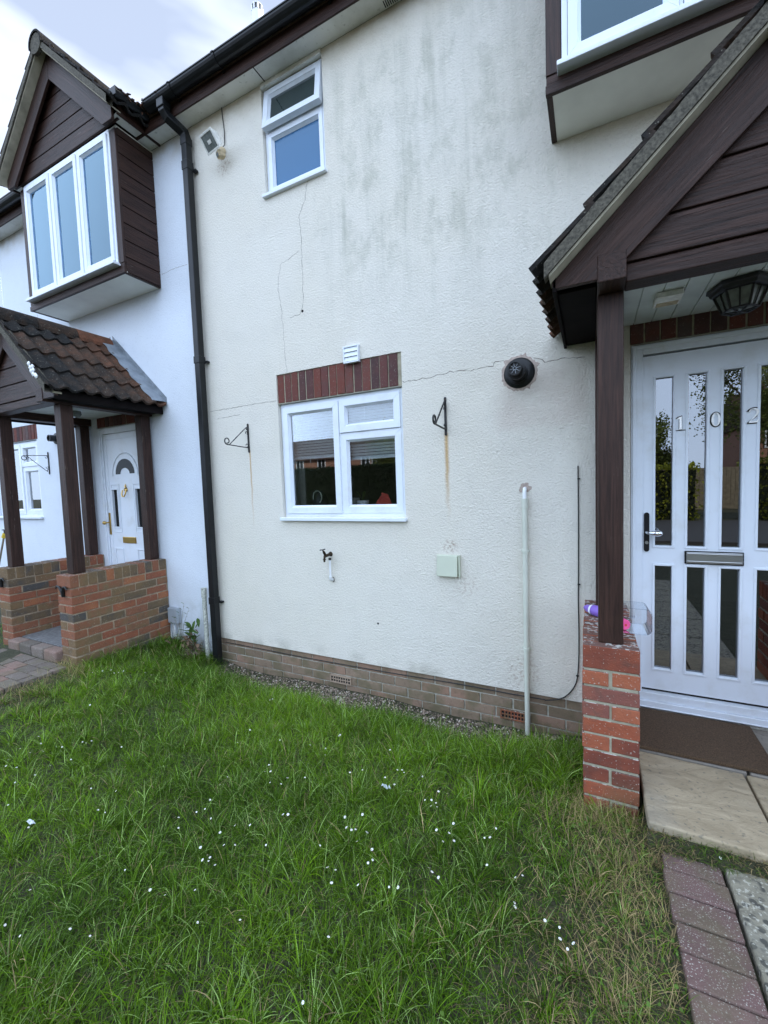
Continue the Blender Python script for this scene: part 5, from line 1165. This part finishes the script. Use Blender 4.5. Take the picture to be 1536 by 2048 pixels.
# dry stalks and straw around the pier foot
GV, GF, GC = [], [], []; nb = 0
for cx_, cy_, sx_, sy_, cnt in ((0.06, -0.86, 0.16, 0.05, 800), (0.12, -1.15, 0.10, 0.18, 700), (-0.06, -0.75, 0.05, 0.12, 300), (0.10, -1.55, 0.08, 0.15, 400), (0.24, -1.0, 0.03, 0.03, 200), (-4.0, -0.95, 0.10, 0.05, 400), (-3.9, -1.2, 0.08, 0.3, 500), (-3.85, -0.95, 0.06, 0.04, 200)):
    x = rng.normal(cx_, sx_, cnt); y = rng.normal(cy_, sy_, cnt); k = ~((x > -0.04) & (x < 0.19) & (y > -0.80)) & ~((x > 0.2) & (y > -0.965)) & ~((x > -4.2) & (x < -3.98) & (y > -0.91)) & ~((x > 0.243) & (y < -1.0)); x, y = x[k], y[k]; n = len(x)
    push(*blades(np.stack([x, y, lawn_h(x, y)], 1), rng.uniform(0.03, 0.13, n), rng.uniform(0.0012, 0.0026, n), rng.uniform(0, 6.28, n), rng.uniform(0.3, 1.3, n), rng.uniform(-0.5, 1.2, n), DRY*rng.uniform(0.4, 1.25, (n, 1))*np.where(rng.random((n, 1)) < 0.35, np.array((0.5, 0.85, 0.35)), 1.0)))
x = rng.uniform(0.195, 1.05, 1500); y = rng.uniform(-1.0, -0.955, 1500); n = len(x); zb_ = np.interp(-y, [0.95, 0.968, 0.985, 1.0], [0.30, 0.292, 0.262, 0.245]); gm = (rng.random((n, 1)) < 0.55+0.25*np.sin(x*19)[:, None])
push(*blades(np.stack([x, y, zb_-0.004], 1), rng.uniform(0.02, 0.06, n), rng.uniform(0.0018, 0.0036, n), rng.uniform(3.4, 6.0, n), rng.uniform(0.1, 1.1, n), rng.uniform(0.2, 1.6, n), np.where(gm, np.array((0.12, 0.21, 0.03)), DRY*0.7)*rng.uniform(0.4, 1.4, (n, 1))))
me = np_mesh('dry_grass', np.concatenate(GV), np.concatenate(GF), np.concatenate(GC)); o = bpy.data.objects.new('dry_grass', me); COL.objects.link(o)
tag(o, 'straw coloured dead grass round the brick piers and path edge', 'grass', kind='stuff')

# gravel strip
mb = MB(); random.seed(12)
for i in range(5600):
    x = random.uniform(-3.15, 0.0); y = -abs(random.gauss(0, 0.17))-0.0
    if x > -0.05 and y > -0.8: continue
    if random.random() < 0.35: x = random.choice([random.gauss(-1.75, 0.17), random.gauss(-0.85, 0.25)]); y = -random.uniform(0.02, 0.34)
    if x > -0.04: continue
    z = float(lawn_h(x, y)); s_ = random.uniform(0.004, 0.011)*(1.8 if random.random() < 0.03 else 1); mb.cur = random.random()
    a = random.uniform(0, 6.28); c, d = math.cos(a), math.sin(a)
    P6 = [(1, 0, 0), (-1, 0, 0), (0, 0.8, 0.1), (0, -0.8, -0.1), (0.1, 0, 0.7), (0, 0.1, -0.6)]
    vs_ = [(x+s_*(p_[0]*c-p_[1]*d)*random.uniform(0.7, 1.2), y+s_*(p_[0]*d+p_[1]*c), z+0.004+s_*p_[2]) for p_ in P6]
    mb.add(vs_, [(0, 2, 4), (2, 1, 4), (1, 3, 4), (3, 0, 4), (2, 0, 5), (1, 2, 5), (3, 1, 5), (0, 3, 5)])
mb.build('gravel', 'gravel_mat', kind='stuff', label='pale gravel strip along the brick plinth')

# dead stump with withered roots, a leafy weed, a tall stalk weed
st = thing('dead_shrub', (-3.52, -0.18, 0.15), 'dead brown shrub stump beside the black downpipe', 'shrub')
mb = MB(); random.seed(6)
for i in range(90):
    a = random.uniform(0, 6.28); b0 = Vector((-3.55+random.uniform(-0.09, 0.09), -0.15+random.uniform(-0.06, 0.06), 0.12)); L_ = random.uniform(0.08, 0.2)
    d = Vector((math.cos(a)*0.8, math.sin(a)*0.6, random.uniform(0.3, 1.4))).normalized(); mid_ = b0+d*L_*0.6+Vector((random.uniform(-0.02, 0.02), random.uniform(-0.02, 0.02), 0)); mb.tube([b0, mid_, mid_+Vector((d.x, d.y, -0.2))*L_*0.4], [random.uniform(0.006, 0.016), 0.008, 0.002], 6)
mb.build('branches', 'bark', st, smooth=True)
def leafmesh(leaves, par, name, colr):
    V, F, C = [], [], []; n0 = 0
    for base, d, L_, W_ in leaves:
        d = Vector(d).normalized(); sd_ = d.cross(Vector((0, 0, 1))).normalized(); up = sd_.cross(d)
        for i, (t, wv) in enumerate(((0, 0.08), (0.25, 0.7), (0.55, 1.0), (0.8, 0.75), (1.0, 0.05))):
            c = Vector(base)+d*L_*t-Vector((0, 0, 1))*L_*0.25*t*t
            for s_ in (-1, 0, 1): V.append(tuple(c+sd_*s_*wv*W_/2+up*(abs(s_)*wv*W_*0.15)))
        for i in range(4):
            for j in range(2): F.append((n0+i*3+j, n0+i*3+j+1, n0+i*3+j+4, n0+i*3+j+3))
        cc = np.array(colr)*random.uniform(0.7, 1.3); C += [(*cc, 1)]*15; n0 += 15
    off = OFF[par.name]; V = np.array(V)-np.array(off); me = np_mesh(name, V, np.array(F), np.array(C)); o = bpy.data.objects.new(name, me); COL.objects.link(o); o.parent = par; return o
leafmesh([((-3.54+random.gauss(0, 0.085), -0.15+random.gauss(0, 0.05), random.uniform(0.12, 0.33)), (random.uniform(-1, 1), random.uniform(-1, 0.3), random.uniform(-0.3, 0.9)), random.uniform(0.04, 0.09), random.uniform(0.018, 0.035)) for _ in range(90)], st, 'withered_leaves', (0.22, 0.15, 0.10))
wd_ = thing('leafy_weed', (-3.50, -0.10, 0.2), 'bright green leafy weed above the dead stump', 'plant')
leafmesh([((-3.50+random.uniform(-0.05, 0.05), -0.10+random.uniform(-0.04, 0.02), random.uniform(0.24, 0.40)), (math.cos(a), math.sin(a)*0.6-0.2, random.uniform(0.3, 1.6)), random.uniform(0.09, 0.17), 0.036) for a in [random.uniform(0, 6.28) for _ in range(22)]], wd_, 'leaves', (0.09, 0.17, 0.04))
mb = MB(); mb.tube([(-3.50, -0.10, 0.14), (-3.50, -0.10, 0.33)], [0.008, 0.005], 6); mb.build('stem', 'bark', wd_)
w2 = thing('wispy_weed', (-3.72, -0.06, 0.2), 'tall wispy weed beside the grey box on the white wall', 'plant')
mb = MB(); tips = []
for dx_, dz_ in ((0.10, 0.46), (0.02, 0.36), (0.17, 0.42), (-0.05, 0.30)):
    mb.tube([(-3.74, -0.07, 0.15), (-3.74+dx_*0.4, -0.08, 0.15+dz_*0.6), (-3.74+dx_, -0.09, 0.15+dz_)], [0.0025, 0.002, 0.001], 5); tips.append((-3.74+dx_, dz_+0.15, dx_))
mb.build('stems', 'wood_far', w2)
leafmesh([((a-0.02*q, -0.085, b_-0.03*q), (0.8 if q % 2 else -0.6, -0.2, 0.5), 0.05, 0.010) for a, b_, c_ in tips for q in range(4)], w2, 'leaves', (0.10, 0.15, 0.05))
for cx_, cy_, nm, lab in ((-4.9, -1.15, 0, None), ):
    pass
tag_l = [((-2.36, -1.95), 'scrap of pale blue litter in the grass at the left'), ((-0.92, -1.10), 'small grey crumpled scrap in the middle of the lawn')]
for (x, y), lab in tag_l:
    mb = MB(); random.seed(int(abs(x)*100)); z = float(lawn_h(x, y))+0.05; n = 5; V = []
    for i in range(n+1):
        for j in range(3): V.append((x-0.02+0.009*i+random.uniform(-0.003, 0.003), y+0.008*j+random.uniform(-0.003, 0.003), z+random.uniform(-0.008, 0.012)))
    mb.add(V, [(i*3+j, i*3+j+1, i*3+j+4, i*3+j+3) for i in range(n) for j in range(2)]); o = mb.build('litter', 'litter'); s_ = o.modifiers.new('thick', 'SOLIDIFY'); s_.thickness = 0.0015; tag(o, lab, 'litter')
# white splash on the left porch verge
mb = MB(); random.seed(14); c = P(64, 735, -0.97); pts = []
for px_, py_ in ((57, 727), (60, 735), (62, 742), (66, 748), (70, 750), (66, 740), (64, 733), (72, 752)):
    q = P(px_, py_, -1.045); mb.lathe((q.x, q.y, q.z), (0, 1, 0.0), [(-0.008, 0.006), (0, 0.020), (0.01, 0.012)], 7)
tag(mb.build('plastic_scrap', 'pipe_white'), 'splash of white plastic caught on the verge of the left porch roof', 'scrap')

# daisies
dm = MB()
for k in range(11):
    a = 2*math.pi*k/11; c, s_ = math.cos(a), math.sin(a); q = [(0.002, -0.0018), (0.0095, -0.002), (0.0105, 0), (0.0095, 0.002), (0.002, 0.0018)]
    dm.add([(u*c-v_*s_, u*s_+v_*c, 0.0015*(u/0.01)) for u, v_ in q], [(0, 1, 2, 3, 4)])
dm.lathe((0, 0, -0.001), (0, 0, 1), [(0, 0.001), (0.0, 0.0032), (0.002, 0.003), (0.003, 0.001)], 8)
dm.tube([(0, 0, 0), (0.003, 0, -0.03), (0.0, 0.002, -0.07)], 0.0007, 4)
nf = len(dm.f)
dproto = dm.build('daisy', 'daisy_white'); dme = dproto.data; dme.materials.append(M['daisy_yellow']); dme.materials.append(M['stem_green'])
for pl_ in dme.polygons:
    cz = pl_.center
    if cz.z < -0.004: pl_.material_index = 2; continue
    if math.hypot(cz.x, cz.y) < 0.0034 and cz.z > -0.002 and len(pl_.vertices) != 5: pl_.material_index = 1
pix = [(57,1655),(196,1620),(210,1625),(380,1300),(340,1308),(185,1345),(195,1343),(205,1342),(213,1338),(222,1340),(228,1346),(237,1345),(247,1342),(260,1350),(276,1343),(290,1345),(302,1350),(320,1355),(370,1365),(180,1410),(243,1427),(40,1497),(77,1473),(82,1487),(112,1493),(124,1494),(60,1505),(84,1501),(87,1503),(165,1484),(172,1486),(183,1482),(243,1494),(142,1519),(16,1520),(12,1532),(33,1535),(70,1550),(101,1531),(30,1565),(36,1570),(182,1577),(232,1582),(16,1610),(357,1656),(357,1635),(393,1624),(410,1618),(422,1637),(470,1651),(500,1650),(440,1665),(448,1690),(470,1690),(420,1600),(440,1570),(455,1554),(530,1543),(541,1543),(575,1556),(562,1568),(600,1521),(538,1530),(610,1555),(650,1510),(540,1565),(600,1622),(566,1629),(576,1629),(532,1690),(690,1634),(693,1655),(703,1660),(711,1659),(734,1665),(714,1683),(725,1629),(744,1699),(653,1690),(640,1691),(745,1720),(736,1726),(655,1735),(671,1740),(663,1766),(716,1770),(778,1774),(796,1775),(770,1555),(775,1552),(804,1540),(808,1545),(795,1540),(789,1569),(822,1559),(843,1550),(845,1553),(877,1583),(895,1587),(863,1600),(872,1606),(874,1614),(862,1612),(850,1600),(873,1660),(898,1666),(907,1647),(908,1682),(886,1683),(969,1676),(980,1675),(992,1657),(858,1736),(864,1744),(877,1755),(974,1730),(1031,1755),(1045,1751),(1029,1806),(1030,1814),(1090,1841),(1119,1855),(1120,1878),(1135,1898),(1147,1887),(1444,1690),(1441,1716),(10,1850),(40,1872),(140,1858),(180,1872),(300,1780),(330,1790),(395,1845),(250,1740),(420,1715),(401,1695),(405,1720),(417,1722),(430,1730),(415,1710),(606,2005),(390,1780),(480,1840),(60,1780),(657,1874),(700,1545),(725,1540),(620,1490),(560,1480),(680,1470),(475,1485),(500,1460),(540,1400),(545,1398),(678,1472),(651,1497),(780,1500),(820,1490)]
random.seed(77); first = True
for px_, py_ in pix:
    q = PZ(px_+random.uniform(-2, 2), py_+random.uniform(-2, 2), 0.22)
    if q.x < -3.3: q = PZ(px_, py_, 0.29)
    h = float(lawn_h(q.x, q.y))
    zt_ = h+random.uniform(0.05, 0.075)
    q = PZ(px_, py_, zt_)
    if q.y > -0.25 and q.x > -3: continue
    if first: d = dproto; first = False
    else: d = dproto.copy(); COL.objects.link(d)
    d.location = (q.x, q.y, zt_); d.rotation_euler = (random.uniform(-0.7, 0.35), random.uniform(-0.5, 0.5), random.uniform(0, 6.28)); s_ = random.uniform(0.36, 0.60)*(0.85 if q.x < -1.6 else 1); d.scale = (s_, s_, s_)
    tag(d, 'small white daisy among the grass of the lawn', 'daisy', 'white daisies scattered over the lawn')

# ------------------------------------------------------------------ inside the kitchen window
def blind(x0, x1, z0, z1, label):
    mb = MB(); z = z0; 
    while z < z1: 
        mb.add([(x0, 0.098, z+0.010), (x1, 0.098, z+0.010), (x1, 0.112, z-0.008), (x0, 0.112, z-0.008)], [(0, 1, 2, 3)]); z += 0.0235
    o = thing('window_blind', ((x0+x1)/2, 0.1, z1), label, 'blind', 'white blinds inside the ground floor window'); mb.build('slats', 'blind', o)
    mb = MB(); mb.box(x0, x1, 0.095, 0.115, z0-0.020, z0-0.006); mb.build('bottom_rail', 'blind', o, 0.003)
    mb = MB(); mb.tube([((x0*0.65+x1*0.35), 0.095, z1), ((x0*0.65+x1*0.35), 0.095, z0-0.05)], 0.0015, 5); mb.build('pull_cord', 'blind', o)
blind(-2.33, -1.83, 1.99, 2.44, 'white slatted blind half lowered behind the left pane'); blind(-1.80, -1.26, 1.955, 2.44, 'white slatted blind behind the right panes')
boxpart('inner_sill', 'white_plastic', HA, kA[0]-0.02, kA[1]+0.02, 0.105, 0.30, 1.47, 1.50)
mb = MB(); random.seed(19); n = 14; V = [(-1.53, 0.19, 1.665)]
for ring_, (rr, zz) in enumerate(((0.03, 1.645), (0.062, 1.59), (0.085, 1.53), (0.095, 1.502))):
    for k in range(n): a = 2*math.pi*k/n; q = rr*(1+0.25*math.sin(3*a+1)); V.append((-1.53+q*math.cos(a)+0.015*(ring_ == 0), 0.20+q*0.45*math.sin(a), zz+random.uniform(-0.006, 0.006)))
F = [(0, 1+k, 1+(k+1) % n) for k in range(n)]+[(1+r_*n+k, 1+(r_+1)*n+k, 1+(r_+1)*n+(k+1) % n, 1+r_*n+(k+1) % n) for r_ in range(3) for k in range(n)]
mb.add(V, F); tag(mb.build('red_cloth', 'red_cloth', smooth=True), 'crumpled red cloth on the kitchen window sill', 'cloth')
pt = thing('plant_pot', (-1.57, 0.2, 1.5), 'small white pot with a thin plant on the kitchen sill left of the red cloth', 'plant pot')
mb = MB(); mb.lathe((-1.715, 0.20, 1.502), (0, 0, 1), [(0, 0.040), (0.10, 0.052), (0.10, 0.046), (0.09, 0.044)], 20); mb.build('pot', 'blind', pt, smooth=True)
leafmesh([((-1.715, 0.20, 1.60), (math.cos(a), math.sin(a), 1.6), 0.14, 0.018) for a in (0.3, 1.7, 2.9, 4.2, 5.4)], pt, 'leaves', (0.10, 0.13, 0.03))
tb2 = MB(); tb2.add([(-1.85, 0.14, 1.502), (-1.785, 0.14, 1.502), (-1.785, 0.26, 1.502), (-1.85, 0.26, 1.502), (-1.857, 0.135, 1.625), (-1.778, 0.135, 1.625), (-1.778, 0.265, 1.625), (-1.857, 0.265, 1.625)], [(0, 3, 2, 1), (4, 5, 6, 7), (0, 1, 5, 4), (1, 2, 6, 5), (2, 3, 7, 6), (3, 0, 4, 7)]); tag(tb2.build('sill_tub', 'grey_soffit', None, 0.006), 'pale square tub on the kitchen sill behind the middle of the window', 'tub')
hl = thing('bag', (-2.0, 0.25, 1.5), 'dark rounded bag with a pale green loop behind the left pane', 'bag')
mb = MB(); mb.lathe((-2.17, 0.24, 1.502), (0, 0, 1), [(0, 0.06), (0.07, 0.075), (0.15, 0.06), (0.19, 0.02)], 16); mb.build('bag_body', 'black_plastic', hl, smooth=True)
mb = MB(); mb.tube([(-2.15+0.045*math.cos(R(q)), 0.165, 1.64+0.055*math.sin(R(q))) for q in range(-60, 220, 20)], 0.004, 6); mb.build('bag_loop', 'grey_green_plastic', hl)
pw = MB(); random.seed(8)
for i in range(16): a = Vector((-2.36+random.random()*0.2, 0.15+random.random()*0.06, 1.51+random.random()*0.02)); pw.tube([a, a+Vector((0.05, 0, random.uniform(0.01, 0.05))), a+Vector((0.12, 0.01, 0.0))], [0.004, 0.009, 0.003], 5)
tag(pw.build('plastic_wrap', 'meter_grey', smooth=True), 'crumpled clear plastic wrapping at the left end of the kitchen sill', 'wrapping')
boxpart('inner_reveal', 'room_wall', HA, -2.32, -2.25, 0.13, 0.15, 1.50, 1.98)
# cafe net behind the left house window
mb = MB(); V = []; n = 50
for i in range(n+1): x = -6.76+0.40*i/n; V += [(x, 0.13+0.008*math.sin(i*0.9), 1.86), (x, 0.13+0.008*math.sin(i*0.9), 2.44)]
mb.add(V, [(2*i, 2*i+2, 2*i+3, 2*i+1) for i in range(n)]); mb.build('net_curtain', 'wood_far', HB, smooth=True)

# ------------------------------------------------------------------ the other side of the street, seen only as reflections
def far_house(x, y, w_, label, wins):
    h = thing('far_house', (x, y, 0), label, 'house', 'brick houses across the road')
    mb = MB(); mb.box(x-w_/2, x+w_/2, y-7, y, 0.1, 5.0); mb.build('wall', 'far_wall', h)
    mb = MB(); mb.prism([(y+0.35, 4.85), (y-3.5, 7.6), (y-7.35, 4.85)], x-w_/2-0.2, x+w_/2+0.2, 'x'); r_ = mb.build('roof', 'roof_tile', h)
    mb = MB(); mb.box(x+w_*0.2-0.4, x+w_*0.2+0.4, y-4, y-3.2, 7.0, 8.8); mb.build('chimney', 'far_wall', r_)
    for dx, z in wins:
        for _ in (0,):
            mb = MB(); frame_ring(mb, x+dx-0.55, x+dx+0.55, z, z+1.15, 0.09, y+0.01, y+0.06); mb.box(x+dx-0.03, x+dx+0.03, y+0.012, y+0.05, z+0.091, z+1.059); wn = mb.build('window', 'white_plastic', h)
            g = MB(); g.box(x+dx-0.46, x+dx+0.46, y+0.015, y+0.02, z+0.09, z+1.06); g.build('pane', 'black_glass', wn)
far_house(-24, -36, 23, 'long brick house with chimney reflected in the kitchen window', [(2.6, 3.85), (3.9, 3.85), (-3, 3.85), (-6, 3.85)]); far_house(16, -34, 13, 'brick house reflected at the right of the door glass', [(-5, 1.1), (-5, 3.4), (-2, 1.1), (-2, 3.4), (1, 3.4)]); far_house(-4, -44, 12, 'farthest brick house beyond the fence', [(-3, 3.4), (0, 3.4), (3, 3.4)])
def tree(x, y, h, r_, seed, label, colr):
    t = thing('broadleaf_tree', (x, y, 0.15), label, 'tree', 'trees across the road'); rs = np.random.default_rng(seed)
    mb = MB(); mb.tube([(x, y, 0.1), (x+0.1, y, h*0.3), (x-0.1, y+0.1, h*0.6), (x, y, h*0.85)], [0.28, 0.22, 0.13, 0.03], 8)
    for k in range(7): a = rs.uniform(0, 6.28); zb_ = h*rs.uniform(0.3, 0.6); mb.tube([(x, y, zb_), (x+math.cos(a)*r_*0.4, y+math.sin(a)*r_*0.4, zb_+h*0.15), (x+math.cos(a)*r_*0.75, y+math.sin(a)*r_*0.75, zb_+h*0.25)], [0.1, 0.06, 0.02], 6)
    mb.build('trunk', 'bark', t)
    ncl = 60; cl = rs.normal(0, 1, (ncl, 3)); cl /= np.linalg.norm(cl, axis=1)[:, None]; cl *= rs.uniform(0.35, 1, (ncl, 1))**0.6
    cen = cl*np.array([r_, r_, h*0.36])+np.array([x, y, h*0.62]); n = 24000; ci = rs.integers(0, ncl, n)
    c = cen[ci]+rs.normal(0, r_*0.17, (n, 3)); s_ = rs.uniform(0.04, 0.095, n); a1 = rs.normal(0, 1, (n, 3)); a1 /= np.linalg.norm(a1, axis=1)[:, None]; a2 = np.cross(a1, rs.normal(0, 1, (n, 3))); a2 /= np.linalg.norm(a2, axis=1)[:, None]
    V = np.stack([c-a1*s_[:, None], c+a2*s_[:, None]*0.6, c+a1*s_[:, None], c-a2*s_[:, None]*0.6], 1).reshape(-1, 3)-np.array([x, y, 0.15])
    C = np.repeat(np.array(colr)*rs.uniform(0.5, 1.5, (ncl, 1))[ci]*rs.uniform(0.7, 1.3, (n, 1)), 4, 0); me = np_mesh('crown', V, np.arange(4*n).reshape(-1, 4), np.concatenate([C, np.ones((4*n, 1))], 1))
    o = bpy.data.objects.new('crown', me); COL.objects.link(o); o.parent = t
for x, y, h, r_, sd_, lab in ((-12.0, -25, 6.2, 2.3, 1, 'round tree left of the road reflected in the kitchen window'), (-34, -27, 9, 3.2, 2, 'tall tree at the far left of the road'), (7.6, -23, 10.5, 2.6, 3, 'tall leafy tree reflected in the door glass'), (11.5, -27, 9.5, 2.8, 4, 'tree behind the hedge reflected right of the door'), (2.6, -25, 4.9, 1.6, 5, 'low tree behind the hedge opposite the door')):
    tree(x, y, h, r_, sd_, lab, (0.17, 0.20, 0.055))
def hedge(x0, x1, y0, y1, h, seed, label, colr):
    t = thing('hedge', ((x0+x1)/2, (y0+y1)/2, 0.15), label, 'hedge', 'hedges across the road'); rs = np.random.default_rng(seed)
    n = int((x1-x0)*h*420); f = rs.integers(0, 3, n); c = np.stack([rs.uniform(x0, x1, n), np.where(f == 0, y1, rs.uniform(y0, y1, n)), np.where(f == 1, h, rs.uniform(0.15, h, n))], 1)+rs.normal(0, 0.06, (n, 3))
    s_ = rs.uniform(0.03, 0.08, n); a1 = rs.normal(0, 1, (n, 3)); a1 /= np.linalg.norm(a1, axis=1)[:, None]; a2 = np.cross(a1, rs.normal(0, 1, (n, 3))); a2 /= np.linalg.norm(a2, axis=1)[:, None]
    V = np.stack([c-a1*s_[:, None], c+a2*s_[:, None]*0.6, c+a1*s_[:, None], c-a2*s_[:, None]*0.6], 1).reshape(-1, 3)-np.array(t.location); C = np.repeat(np.array(colr)*rs.uniform(0.5, 1.6, (n, 1)), 4, 0)
    me = np_mesh('foliage', V, np.arange(4*n).reshape(-1, 4), np.concatenate([C, np.ones((4*n, 1))], 1)); o = bpy.data.objects.new('foliage', me); COL.objects.link(o); o.parent = t
    mb = MB(); mb.box(x0+0.1, x1-0.1, y0+0.1, y1-0.1, 0.15, h-0.1); mb.build('branch_core', 'dark_leaf', t)
hedge(-30, -9.5, -21.5, -20.3, 3.0, 1, 'long dark hedge across the road on the left', (0.018, 0.030, 0.012)); hedge(-2.0, 3.2, -14.9, -14.0, 2.0, 2, 'clipped yellow green hedge opposite the door', (0.22, 0.24, 0.03)); hedge(4.4, 9.0, -14.9, -14.0, 2.1, 3, 'golden green hedge right of the path opposite', (0.16, 0.18, 0.03))  # first hedge has its shade put into the near-black leaf colour
mb = MB(); mb.box(-9.3, 9, -19.5, -19.4, 0.15, 2.0)
for x in np.arange(-9.3, 9, 0.15): mb.box(x, x+0.14, -19.39, -19.37, 0.15, 1.98)
tag(mb.build('wooden_fence', 'wood_far'), 'weathered wooden fence across the road', 'fence')
# stray yellow-handled broom at the far left edge
br = thing('garden_broom', (-5.55, -0.25, 0.3), 'garden tool with a yellow collar leaning left of the left porch', 'broom')
a, b_ = P(0, 1118, -0.30), P(9, 1068, -0.30); dv = (a-b_).normalized()
mb = MB(); mb.tube([b_+dv*0.03, b_+dv*1.0], 0.011, 8); mb.build('shaft', 'wood_far', br)
mb = MB(); mb.tube([b_-dv*0.005, b_+dv*0.05], [0.022, 0.026], 10); mb.build('collar', 'daisy_yellow', br, smooth=True)
mb = MB(); mb.tube([b_+Vector((-0.05, 0, 0.05)), b_+Vector((-0.01, 0, 0.055)), b_-dv*0.004], 0.006, 6); mb.build('hook', 'black_iron', br, smooth=True)
